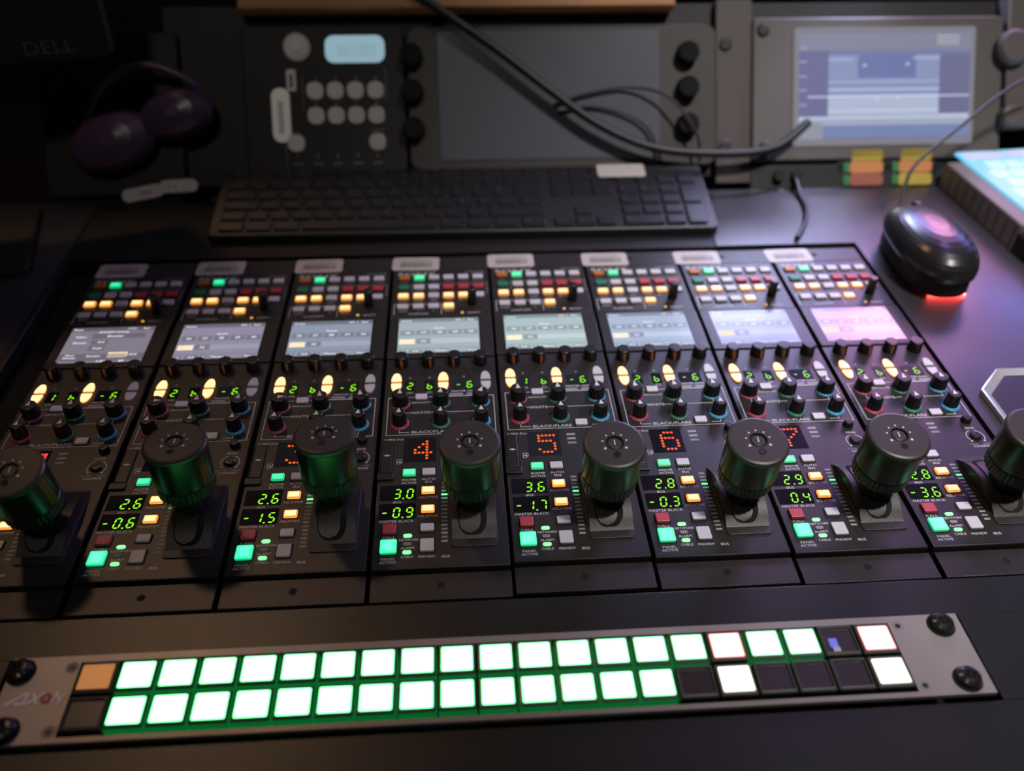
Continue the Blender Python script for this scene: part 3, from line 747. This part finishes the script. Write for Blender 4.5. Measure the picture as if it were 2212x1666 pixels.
# ------------------------------------------------------------------ button router panel at the front
ax = empty('button_router_panel', (72.5, -69.2, -3.2))
tag(ax, 'silver rack panel with two rows of square buttons, mostly lit white-green', 'button panel')
def at(o, dx=-72.5, dy=69.2, dz=3.2):
    o.location = (o.location.x+dx/1000, o.location.y+dy/1000, o.location.z+dz/1000); return o
AX0, AX1, AY0, AY1 = -176, 321, -93, -45.8
b = MB(); zt = -.4
wx0, wx1, wy0, wy1 = -141.6, 281.6, -90.3, -49.8
for (a, c, d, e) in ((AX0, AY0, AX1, wy0), (AX0, wy1, AX1, AY1), (AX0, wy0, wx0, wy1), (wx1, wy0, AX1, wy1)):
    b.add([(a, c, zt), (d, c, zt), (d, e, zt), (a, e, zt)], [[0, 1, 2, 3]], 'axface')
for (a, c, d, e) in ((AX0, AY0, AX1, AY0), (AX1, AY0, AX1, AY1), (AX1, AY1, AX0, AY1), (AX0, AY1, AX0, AY0)):
    b.add([(a, c, -3.2), (d, e, -3.2), (d, e, zt), (a, c, zt)], [[0, 1, 2, 3]], 'axface')
for (a, c, d, e) in ((wx0, wy0, wx1, wy0), (wx1, wy0, wx1, wy1), (wx1, wy1, wx0, wy1), (wx0, wy1, wx0, wy0)):
    b.add([(a, c, -9), (d, e, -9), (d, e, zt), (a, c, zt)], [[3, 2, 1, 0]], 'axoffside')
b.quad(wx0, wy0, wx1, wy1, -9, 'void')
at(b.build('faceplate', ax, (0, 0, 0)))
b = MB()
sh = .28
LZ = [0]
def lg(pts, m):
    LZ[0] += .06; b.line([(x+sh*y-169, y-71.6) for x, y in pts], 1.2, zt+.08+LZ[0], m)
lg([(-2.2, 0), (3.6, 5.2), (5.6, 5.2), (5.6, 0), (2.2, 0)], 'logowhite'); lg([(7.4, 0), (13.0, 5.2)], 'logowhite'); lg([(8.2, 5.2), (12.2, 0)], 'logowhite')
lg([(19.4, 0), (19.4, 5.2), (23.6, 0), (23.6, 5.2)], 'logowhite')
for r, m_ in ((2.7, 'logored'), (1.0, 'logowhite'), (.7, 'logored')): b.disc(-152.6, -69.3, r, zt+.4+(3-r)*.02, m_, 20)
o = at(b.build('maker_logo', ax, (0, 0, 0), smooth=False)); o['label'] = 'AXON lettering in white with a red round O'
AB = {}
def axb(win, rim, side, depth=0, extra=None):
    b = MB(); w, h = 18.9, 17.6
    R = [b.rrect(0, 0, w, h, .6, -9), b.rrect(0, 0, w, h, .6, 1.6), b.rrect(0, 0, w-.9, h-.9, .6, 2.4), b.rrect(0, 0, 16.6, 14.6, .9, 2.6-.0)]
    ms = [side, 'axcap', 'axcap']
    if depth:
        R += [b.rrect(0, 0, 16.0, 14.0, .8, 2.6-depth)]; ms += ['axcap', win]
    else:
        R += [b.rrect(0, 0, 15.7, 13.7, .8, 2.7)]; ms += [rim, win]
    b.rings(R, ms)
    if extra:
        b.quad(-5.4, -3.6, -1.0, 1.6, 2.6-depth+.05, 'axblue'); b.quad(-4.4, -6.2, -.6, -3.6, 2.6-depth+.05, 'axblue2')
    return b.mesh('square_button', (0, 0, 0))
AB['G'] = axb('axwhite', 'axrim', 'axside'); AB['R'] = axb('axred', 'axredrim', 'axoffside'); AB['W'] = axb('axpure', 'axpurerim', 'axoffside')
AB['O'] = axb('axorange', 'axoffside', 'axoffside'); AB['D'] = axb('axoff', 'axcap', 'axoffside', 1.2); AB['B'] = axb('axoff', 'axcap', 'axoffside', 1.2, True)
for row, y, pat in ((0, -60.3, 'O'+'G'*14+'GRGGBR'[0:]), (1, -79.7, 'D'+'G'*14+'DWDDDW')):
    if row == 0: pat = 'O'+'G'*14+'GRGGBR'
    for i, c in enumerate(pat):
        o = at(inst('square_button', AB[c], (-130.5+20.05*i, y, 0), ax))
        if c in 'RBO': o['label'] = {'R': 'white button with a red glowing rim', 'B': 'dark button with a small blue patch', 'O': 'dull orange lit button'}[c]
def screw_mesh():
    b = MB(); b.lathe(0, 0, [(7.2, -.4), (7.3, .3), (6.6, .8)], 'void', 32)
    b.lathe(0, 0, [(6.2, .8), (6.3, 2.0), (5.6, 3.6), (4.0, 4.6), (2.4, 4.9), (2.3, 4.2), (1.2, 3.2)], 'screw', 32)
    for a, zz in ((0.5, 4.92), (0.5+PI/2, 4.98)): b.line([(-2.6*math.cos(a), -2.6*math.sin(a)), (2.6*math.cos(a), 2.6*math.sin(a))], 1.0, zz, 'void')
    return b.mesh('rack_screw', (0, 0, 0))
SM = screw_mesh()
for i, (x, y) in enumerate(((-170.2, -54), (-166.5, -86), (309.8, -53), (309.0, -85.2))): at(inst('rack_screw', SM, (x, y, 0), ax, .7*i))
b = MB(); b.lathe(0, 0, [(3.2, 0), (3.2, .06), (2.6, .06)], 'midgrey', 20); b.disc(0, 0, 1.5, .1, 'black', 14); RV_ = b.mesh('countersunk_screw', (0, 0, 0))
for x, y in ((-145.4, -52.6), (-145.6, -87.2), (286.4, -52.0), (286.0, -87.2)): at(inst('countersunk_screw', RV_, (x, y, zt), ax))

# ------------------------------------------------------------------ keyboard
kb = empty('keyboard', (65, 416, 4), (math.radians(9.5), 0, math.radians(-.4)))
tag(kb, 'full-size black computer keyboard behind the camera control panels', 'keyboard')
b = MB(); b.rbox(0, 0, 458, 96, 3, 11, 5, 2, 'kbd'); b.build('keyboard_case', kb, (0, 0, 0))
for x in (-200, 200):
    b = MB(); b.T = Matrix.Rotation(math.radians(-9.5), 4, 'X'); b.box(x-12, 34, -5, x+12, 40, 11, 'kbd', 1); b.build('rear_foot', kb, (0, 0, 0))
U_ = 19.6; RP = 15.0; X0 = -22.5*U_/2
def ku(x): return X0+x*U_
rowsY = [39.5, 22.8, 7.8, -7.2, -22.2, -37.2]
KEYS = []
def add_row(r, items):
    for x, w, s_ in items: KEYS.append((r, x, w, s_, 1))
f = [(0, 1, 'Esc')]+[(2+i+(.5 if i > 3 else 0)+(.5 if i > 7 else 0), 1, 'F%d' % (i+1)) for i in range(12)]+[(15.25+i, 1, '') for i in range(3)]
add_row(0, f)
add_row(1, [(i, 1, c) for i, c in enumerate('21234567890)=')]+[(13, 2, '')]+[(15.25+i, 1, '') for i in range(3)]+[(18.5+i, 1, c) for i, c in enumerate(('', '/', '*', '-'))])
add_row(2, [(0, 1.5, '')]+[(1.5+i, 1, c) for i, c in enumerate('AZERTYUIOP^$')]+[(13.5, 1.5, '')]+[(15.25+i, 1, '') for i in range(3)]+[(18.5+i, 1, c) for i, c in enumerate('789')])
KEYS.append((2.5, 21.5, 1, '+', 2))
add_row(3, [(0, 1.75, '')]+[(1.75+i, 1, c) for i, c in enumerate('QSDFGHJKLM%*')]+[(13.75, 1.25, '')]+[(18.5+i, 1, c) for i, c in enumerate('456')])
add_row(4, [(0, 1.25, '')]+[(1.25+i, 1, c) for i, c in enumerate('<WXCVBN,;:!')]+[(12.25, 2.75, '')]+[(16.25, 1, '')]+[(18.5+i, 1, c) for i, c in enumerate('123')])
KEYS.append((4.5, 21.5, 1, '', 2))
add_row(5, [(0, 1.25, 'Ctrl'), (1.25, 1.25, ''), (2.5, 1.25, 'Alt'), (3.75, 6.25, ''), (10, 1.25, 'Alt'), (11.25, 1.25, ''), (12.5, 1.25, ''), (13.75, 1.25, 'Ctrl')]+[(15.25+i, 1, '') for i in range(3)]+[(18.5, 2, '0'), (20.5, 1, '.')])
leg = MB(); far = MB(); kc = {}
for n_, (r, x, w, s_, hh) in enumerate(KEYS):
    if hh == 2: y = (rowsY[int(r)]+rowsY[int(r)+1])/2; h = 2*RP-2
    else: y = rowsY[r]; h = RP-2 if r else 10
    cx = ku(x+w/2); ww = w*U_-2
    def kg(b, cx, y):
        b.rings([b.rrect(cx, y, ww, h, 1.5, 10), b.rrect(cx, y, ww, h, 1.5, 11.2), b.rrect(cx, y+.4, ww-3, h-2.6, 1.6, 13.4)], ['key'])
    if n_ < 6: kg(far, cx, y)
    else:
        key = (round(ww, 2), round(h, 2))
        if key not in kc:
            b = MB(); kg(b, 0, 0); kc[key] = b.mesh('key', (0, 0, 0))
        inst('key', kc[key], (cx, y, 0), kb)
    if s_: leg.text(s_, cx-ww/2+4, y+2, 13.5, 3.2 if len(s_) == 1 else 2.2, 'keytxt', 'L')
o = far.build('far_keys', kb, (0, 0, 0)); o['kind'] = 'stuff'
leg.build('key_legends', kb, (0, 0, 0), smooth=False)
b = MB(); b.rbox(150, 36, 46, 20, 13.6, 14.0, 3, 0, 'label'); o = b.build('asset_label', kb); o['label'] = 'pale sticker on the rear right of the keyboard'

# ------------------------------------------------------------------ mouse and its cable
mo = empty('computer_mouse', (456, 303, -1), (0, 0, math.radians(-3)))
tag(mo, 'glossy black computer mouse with red sensor glow, right of the camera panels', 'mouse')
def sel(a, bb, z, n=48, e=2.6, oy=0, f=None):
    p = []
    for i in range(n):
        t = 2*PI*i/n; c, s_ = math.cos(t), math.sin(t)
        x = a*math.copysign(abs(c)**(2/e), c); y = bb*math.copysign(abs(s_)**(2/e), s_)
        p.append((x, y+oy, z+(f(x, y) if f else 0)))
    return p
b = MB(); b.rings([sel(22, 40, 0.2), sel(22, 41, 3.2), sel(27, 53, 3.4), sel(28.5, 54.5, 5), sel(27.5, 54.5, 17), sel(29, 56, 22)], ['mousebase']); b.build('mouse_base', mo, (0, 0, 0))
b = MB(); R = []
for i in range(11):
    t = i/10; s_ = math.cos(t*PI/2)**.75 if t < 1 else .02
    R.append(sel(31.5*s_+.3, 58*s_+.3, 23+21*math.sin(t*PI/2), e=2.3, f=lambda x, y: -y*.05*math.sin(t*PI/2)))
R.insert(0, sel(30, 56.5, 19))
b.rings(R, ['mousetop']); b.build('mouse_shell', mo, (0, 0, 0))
b = MB(); T = Matrix.Translation((0, 40, 34)) @ Matrix.Rotation(PI/2, 4, 'Y'); b.T = T; b.lathe(0, 0, [(6, -3), (7, -2), (7, 2), (6, 3)], 'black', 20); b.build('scroll_wheel', mo)
b = MB(); b.rbox(5, -43.5, 30, 2.4, .5, 2.4, .8, .2, 'sensor'); o = b.build('sensor_light', mo, (5, -43.5, .5)); o['label'] = 'small red sensor light under the rear'
def spline(P, n=10):
    out = []
    Q = [P[0]]+list(P)+[P[-1]]
    for i in range(1, len(Q)-2):
        p0, p1, p2, p3 = (Vector(q) for q in Q[i-1:i+3])
        for k in range(n):
            t = k/n
            out.append(tuple(.5*((2*p1)+(-p0+p2)*t+(2*p0-5*p1+4*p2-p3)*t*t+(-p0+3*p1-3*p2+p3)*t**3)))
    out.append(tuple(P[-1]))
    return out
def cable(name, P, r, label, m='cable', tracer=False, group=None):
    b = MB(); S = spline(P); b.tube(S, r, m, 10)
    o = b.build(name)
    tag(o, label, 'cable', group)
    if tracer:
        t = MB()
        for i in range(len(S)-1):
            a, c = Vector(S[i]), Vector(S[i+1]); d = c-a
            for j in range(2):
                p = a+d*(j*.5+.05); q = a+d*(j*.5+.3)
                up = Vector((0, -.45*r, .92*r))
                t.tube([tuple(p+up), tuple(q+up)], r*.16, 'thread', 5)
        t.build('tracer_thread', o, tuple(x*1000 for x in o.location)).location = (0, 0, 0)
    return o
cable('mouse_cable', [(455, 358, 14), (462, 376, 30), (478, 400, 47), (520, 420, 74), (578, 448, 103), (640, 470, 112)], 1.6, 'thin black cable rising from the mouse across the lit touch console')

# ------------------------------------------------------------------ lit touch console at the right edge
tb = empty('touch_console', (549, 325, -1), (0, 0, math.radians(4.5)))
tag(tb, 'taupe slab console with a glowing cyan tiled surface at the right edge', 'touch console')
b = MB(); b.box(0, 0, 0, 260, 126, 26, 'taupe', 2.0)
for i in range(9): b.box(-.25, 6+13*i, 1, .3, 7+13*i, 22, 'rackblk')
b.build('housing', tb, (0, 0, 0))
b = MB(); b.box(-1, -62, 0, 260, 0, 20, 'void', 3); b.build('front_rest', tb, (0, 0, 0))
b = MB(); b.box(16, 4, 26, 256, 140, 29, 'cyan', .5)
for i in range(12):
    for j in range(6):
        b.rbox(34+20*i+(j % 2)*6, 14+19*j, 17, 15.5, 29, 29.6, 2, .2, 'cyantile' if (i+j*2) % 7 else 'lavtile')
for i in range(5): b.rbox(40+44*i, 129, 40, 14, 29, 29.7, 2, .2, 'lavtile')
b.build('lit_surface', tb, (0, 0, 0))

# ------------------------------------------------------------------ octagonal framed tray
oc = empty('octagonal_tray', (500, 95, -1))
tag(oc, 'dark eight-sided tray with an aluminium rim, right of the camera panels', 'tray')
def octo(w, h, c, z): return [(-w+c, -h, z), (w-c, -h, z), (w, -h+c, z), (w, h-c, z), (w-c, h, z), (-w+c, h, z), (-w, h-c, z), (-w, -h+c, z)]
b = MB(); b.rings([octo(75, 62, 22, 0), octo(75, 62, 22, 4.0), octo(74, 61, 21.5, 4.6), octo(69, 56.4, 20.3, 1.8)], ['alu'], cap1=False); b.build('bevelled_frame', oc, (0, 0, 0))
b = MB(); b.rings([octo(69, 56.4, 20.3, 0.2), octo(69, 56.4, 20.3, 1.7)], ['tray']); b.build('inner_plate', oc, (0, 0, 0))

# ------------------------------------------------------------------ sloping rack behind the desk
PHI = math.radians(57)
def sl(x, s_, d=0):
    return (x, 455+s_*math.sin(math.radians(33))-d*math.cos(math.radians(33)), s_*math.cos(math.radians(33))+d*math.sin(math.radians(33)))
def rackthing(name, x, s_, label, cat, d=0, group=None):
    t = empty(name, sl(x, s_, d), (PHI, 0, 0)); tag(t, label, cat, group); return t
# enclosure
t = rackthing('rack_enclosure', 60, 0, 'black sloping rack frame holding the instruments behind the desk', 'rack')
b = MB(); b.box(-275, 12, -40, 540, 178, -9.5, 'rackblk'); b.build('back_frame', t, (0, 0, 0))
b = MB(); b.box(-275, -890, -40, 540, 11, -30, 'rackblk'); b.build('lower_panel', t, (0, 0, 0))
b = MB(); b.box(253, 4, -9, 288, 178, 1.5, 'brown', 1)
for y in (136, 40): b.lathe(262, y, [(6.5, 1.5), (6.2, 2.6), (4.5, 3.2)], 'rackblk', 20)
b.build('rack_rail', t, (0, 0, 0))
b = MB(); b.box(542, 52, -9, 566, 178, 8, 'wfm', 2); b.build('side_post', t, (0, 0, 0))
b = MB(); b.lathe(546, 128, [(17, 8), (17, 14), (14, 17)], 'wfm', 24); o = b.build('post_knob', t, (546, 128, 8))
b = MB(); b.rbox(560, 62, 50, 20, 8, 18, 8, 3, 'wfm'); b.build('post_clamp', t)

# intercom panel
it = rackthing('intercom_panel', -65, 20, 'dark intercom panel with a pale blue display and eight numbered keys', 'intercom')
b = MB(); b.rbox(0, 69, 152, 136, -8, 3, 6, 1.5, 'rackblk')
b.build('faceplate', it, (0, 0, 0))
b = MB(); b.rbox(30, 115, 56, 25, 3, 4, 8, .4, 'lcdblue')
b.line([(15, 110), (48, 110), (48, 118), (15, 118), (15, 110)], .7, 4.2, 'lcdline')
b.text('CH 1 / CH 2', 31, 114, 4.2, 4.0, 'lcdline', 'C'); b.build('display', it)
b = MB()
for i in range(4):
    b.text(str(i+1), -9+19*i, 88, 3.1, 5, 'midgrey', 'C'); b.text(str(i+5), -9+19*i, 65.5, 3.1, 5, 'midgrey', 'C')
for i in range(5): b.text(str(i+1), -29+19*i, 17, 3.1, 4.5, 'midgrey', 'C'); b.quad(-33+19*i, 9.0, -24+19*i, 10.2, 3.1, 'midgrey')
b.text('ALT', -29, 38.5, 3.1, 3.2, 'midgrey', 'C'); b.text('CLEAR', 48, 40, 3.1, 3.0, 'midgrey', 'C')
b.line([(-21, 60), (-21, 90)], .7, 3.1, 'midgrey'); b.line([(58, 70), (58, 98)], .7, 3.1, 'midgrey')
b.line([(-39, 8), (-39, 36)], .7, 3.1, 'midgrey')
b.build('printed_legends', it, (0, 0, 0), smooth=False)
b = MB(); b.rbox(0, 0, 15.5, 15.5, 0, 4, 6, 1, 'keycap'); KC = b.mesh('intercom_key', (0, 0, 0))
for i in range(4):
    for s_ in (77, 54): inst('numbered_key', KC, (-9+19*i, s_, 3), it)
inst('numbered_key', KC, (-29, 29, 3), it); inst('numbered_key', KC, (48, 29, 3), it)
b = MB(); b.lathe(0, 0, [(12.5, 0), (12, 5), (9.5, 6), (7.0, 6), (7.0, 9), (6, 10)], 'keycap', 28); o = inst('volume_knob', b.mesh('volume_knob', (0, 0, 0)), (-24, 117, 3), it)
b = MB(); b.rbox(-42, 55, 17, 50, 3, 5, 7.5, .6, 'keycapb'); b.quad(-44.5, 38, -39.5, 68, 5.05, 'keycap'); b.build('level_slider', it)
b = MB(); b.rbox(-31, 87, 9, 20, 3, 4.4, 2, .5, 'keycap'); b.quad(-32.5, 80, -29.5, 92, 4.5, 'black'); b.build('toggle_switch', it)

# picture scope with large dark screen and two columns of knobs
sp_ = rackthing('picture_scope', 163, 20, 'switched-off scope with a large grey screen between two columns of black knobs', 'monitor')
b = MB(); b.rbox(0, 68, 300, 135, -8, 4, 12, 2, 'scopeframe'); b.build('faceplate', sp_, (0, 0, 0))
b = MB(); b.rbox(-13.5, 70, 214, 120, 4, 5.0, 2, .5, 'screenoff'); b.build('dark_screen', sp_, (0, 0, 0))
b = MB(); b.lathe(0, 0, [(11, 0), (10.5, 10), (9, 12)], 'void', 24); KB_ = b.mesh('k', (0, 0, 0))
for x in (-145, 120):
    for s_ in (107, 74.5, 40): inst('scope_knob', KB_, (x+(.0), s_, 4), sp_)

# waveform monitor on the right
wf = rackthing('waveform_monitor', 474, 22, 'taupe waveform monitor with a glowing blue-grey picture, upper right', 'monitor')
b = MB(); b.rbox(0, 70, 252, 136, -8, 5, 4, 2, 'wfm'); b.build('casing', wf, (0, 0, 0))
b = MB()
for (x, y) in ((-116, 126), (-113, 15)): b.lathe(x, y, [(6.5, 5), (6.2, 6), (4.5, 7)], 'rackblk', 18)
b.build('fixing_screw', wf, (0, 0, 0))
def em(nm, c, st=1.0):
    if nm not in M: M[nm] = mat('wave_picture', (0.03, 0.03, 0.035), 0.2, emit=tuple(v*1.3 for v in s2l(c)), strength=st)
    return nm
b = MB(); X0_, X1_, Y0_, Y1_ = -80, 92, 22, 122
fx = lambda u: X0_+u*(X1_-X0_)
fy = lambda v: Y1_-v*(Y1_-Y0_)
def q(u0, v0, u1, v1, c, dz): b.quad(fx(u0), fy(v1), fx(u1), fy(v0), 6+dz, em('w%s' % (c,), c))
b.rbox((X0_+X1_)/2, (Y0_+Y1_)/2, X1_-X0_+10, Y1_-Y0_+12, 5, 5.8, 3, .3, em('wfrim', (108, 108, 116)))
q(0, 0, 1, 1, (98, 105, 140), 0)
q(0, 0, 1, .16, (112, 114, 134), .1); q(.0, .16, .17, .8, (92, 92, 128), .1); q(.82, .2, 1, .78, (92, 92, 124), .1)
q(.17, .2, .82, .80, (118, 128, 162), .12); q(.34, .20, .68, .42, (92, 102, 145), .16); q(.17, .58, .82, .78, (150, 160, 182), .16)
q(.0, .78, 1, .9, (136, 146, 168), .2); q(.1, .87, 1, .98, (100, 114, 152), .24); q(0, .84, .14, 1, (124, 128, 138), .26)
for (v, c, u0, u1) in ((.245, (158, 166, 200), .17, .31), (.235, (158, 166, 200), .66, .82), (.455, (150, 158, 190), .17, .82), (.53, (180, 186, 210), .17, .82), (.595, (185, 190, 214), .05, 1), (.73, (178, 186, 200), .17, .82), (.775, (178, 184, 205), .82, 1), (.80, (186, 190, 205), 0, 1)):
    q(u0, v-.006, u1, v+.006, c, .3)
for i, v in enumerate((.13, .26, .40, .53, .67)): q(.0, v-.008, .045, v+.008, (140, 140, 160), .3)
for v in (.03, .065, .10): q(.80, v-.01, .93, v+.008, (148, 152, 156), .3)
for (u, v) in ((.37, .3), (.62, .29), (.45, .62), (.57, .62)): q(u, v-.01, u+.02, v+.012, (170, 176, 205), .32)
b.build('lit_picture', wf, (0, 0, 0), smooth=False)

# strip of lit keys under the waveform monitor
ks = rackthing('lit_key_strip', 474, -2, 'narrow strip with yellow and orange lit keys beneath the waveform monitor', 'button panel')
b = MB(); b.rbox(-27, 11, 198, 23, -8, 2, 1, .5, 'rackblk'); b.rbox(12, 22, 100, 15, -8, 2, 1, .5, 'rackblk'); b.build('faceplate', ks, (0, 0, 0))
for cx, cols in ((-14, ('yel', 'ora', 'redb')), (36, ('yel', 'ora', 'yel'))):
    for i, c in enumerate(cols):
        b = MB(); b.rbox(0, 0, 33, 11.2, 0, 3, 3, .8, c); o = inst('lit_key', b.mesh('lit_key', (0, 0, 0)), (cx+5, 31-12.2*i, 2), ks)
        b = MB(); b.rbox(0, 0, 6, 9.5, 0, 2, 2, .5, 'grn'); inst('key_lamp', b.mesh('key_lamp', (0, 0, 0)), (-20, 0, 0), o)
for x in (-80, -98):
    b = MB(); b.lathe(0, 0, [(6, 0), (5.5, 6)], 'black', 18); inst('small_knob', b.mesh('small_knob', (0, 0, 0)), (x, 12, 2), ks)

# wooden shelf above
t = rackthing('wooden_shelf', 65, 156, 'orange-brown wooden shelf edge running along the top of the rack', 'shelf')
b = MB(); b.box(-205, 13, -120, 205, 60, 14, 'wood', 2); b.build('board', t, (0, 0, 0))

# dim device on the left with its tape label
t = rackthing('equipment_box', -296, 0, 'black equipment box in shadow at the left, carrying a white tape label', 'equipment box', d=0)
b = MB(); b.rbox(30, 78, 130, 150, -30, -1, 4, 1.5, 'rackblk'); b.build('casing', t, (0, 0, 0))
b = MB()
b.add([(-44+84, -7, .5), (-10+84, 0, .5), (-8+84, 11, .5), (-42+84, 4, .5)], [[0, 1, 2, 3]], 'tape') if False else None
b.T = Matrix.Translation((54, 5.5, 0)) @ Matrix.Rotation(math.radians(10), 4, 'Z'); b.rbox(0, 0, 40, 12, -1, .6, 5.8, 0, 'tape')
b.text('REGI', 2, 0, .75, 4, 'ink', 'C')
b.T = Matrix.Translation((88, 11.5, 0)) @ Matrix.Rotation(math.radians(2), 4, 'Z'); b.rbox(0, 0, 36, 12, -1, .65, 5.8, 0, 'tape')
b.text('E  a', -6, 0, .8, 4, 'ink', 'C'); b.T = None
o = b.build('tape_label', t, (68, 3, 0), smooth=False); o['label'] = 'white tape label with small black lettering'

# two glossy rounded pads (headset) with a band
hd = rackthing('headset', -236, 60, 'dark glossy headset catching purple light in the left background', 'headset', 3)
for (x, y, a, w, h) in ((-26, -8, 18, 40, 26), (34, 16, 14, 34, 22)):
    b = MB(); b.T = Matrix.Translation((x, y, 0)) @ Matrix.Rotation(math.radians(a), 4, 'Z')
    R = [sel(w*s_, h*s_, zz, 32, 2.2) for s_, zz in ((.85, -1), (1, 4), (1, 10), (.86, 17), (.55, 21), (.2, 23))]
    b.rings(R, ['gloss']); b.build('ear_cup', hd)
b = MB(); b.tube(spline([(-50, 5, 8), (-30, 40, 14), (10, 58, 16), (50, 44, 12), (60, 24, 8)]), 4, 'gloss', 10); b.build('headband', hd)

# large dark monitor, upper left, with its faint maker lettering
dm = empty('desktop_monitor', (-330, 400, -1), (0, 0, math.radians(14)))
tag(dm, 'large black monitor in deep shadow at the upper left, with faint DELL lettering', 'monitor')
b = MB(); b.T = Matrix.Rotation(math.radians(-8), 4, 'X') @ Matrix.Rotation(PI/2, 4, 'X'); b.rbox(-80, 285, 380, 290, -20, 0, 6, 2, 'rackblk'); b.build('casing', dm, (0, 0, 0))
b = MB(); b.T = Matrix.Rotation(math.radians(-8), 4, 'X') @ Matrix.Rotation(PI/2, 4, 'X'); b.rbox(-80, 297, 356, 236, -1, .8, 2, .2, 'rackblk'); b.build('screen', dm, (0, 0, 0))
b = MB(); b.T = Matrix.Rotation(math.radians(-8), 4, 'X') @ Matrix.Rotation(PI/2, 4, 'X'); b.text('DELL', 62, 152, .5, 11, 'dimletter', 'C', sx=1.2); b.build('maker_lettering', dm, (0, 0, 0), smooth=False)
b = MB(); b.box(-110, 24, 1, -50, 36, 160, 'rackblk', 2); b.build('stand_post', dm, (0, 0, 0)); b = MB(); b.rbox(-80, -20, 180, 120, .2, 6, 10, 2, 'rackblk'); b.build('stand_foot', dm, (0, 0, 0))

# ------------------------------------------------------------------ cables hanging in front of the rack
def fr(x, s_, d=20): return sl(x, s_, d)
cable('braided_strap_cable', [fr(10, 190), fr(54, 160), fr(100, 128), fr(150, 90), fr(196, 58), fr(250, 36), fr(320, 30), fr(368, 36, 16), fr(402, 60, 11)], 4.2, 'thick braided black cable with white tracer sagging across the dark scope screen', tracer=True)
cable('thin_looped_cable', [fr(152, 80, 9), fr(185, 90, 9), fr(225, 95, 10), fr(262, 84, 19), fr(288, 50, 21), fr(293, 24, 15)], 1.3, 'thin black cable looping up in front of the scope, outer of two', group=None)
cable('thin_inner_cable', [fr(156, 72, 8), fr(182, 78, 8), fr(215, 73, 9), fr(243, 57, 10), fr(256, 26, 10)], 1.3, 'thin black cable looping in front of the scope, inner of two')
cable('strap_shadow_strand', [(392, 452, 8), (391, 430, 1.4), (388, 405, 1.4), (378, 378, 1.4), (362, 352, 1.4)], 2.4, 'dark strand standing in for the strap shadow on the desk beside the keyboard')  # dark strand modelled where the strap's shadow crosses the desk
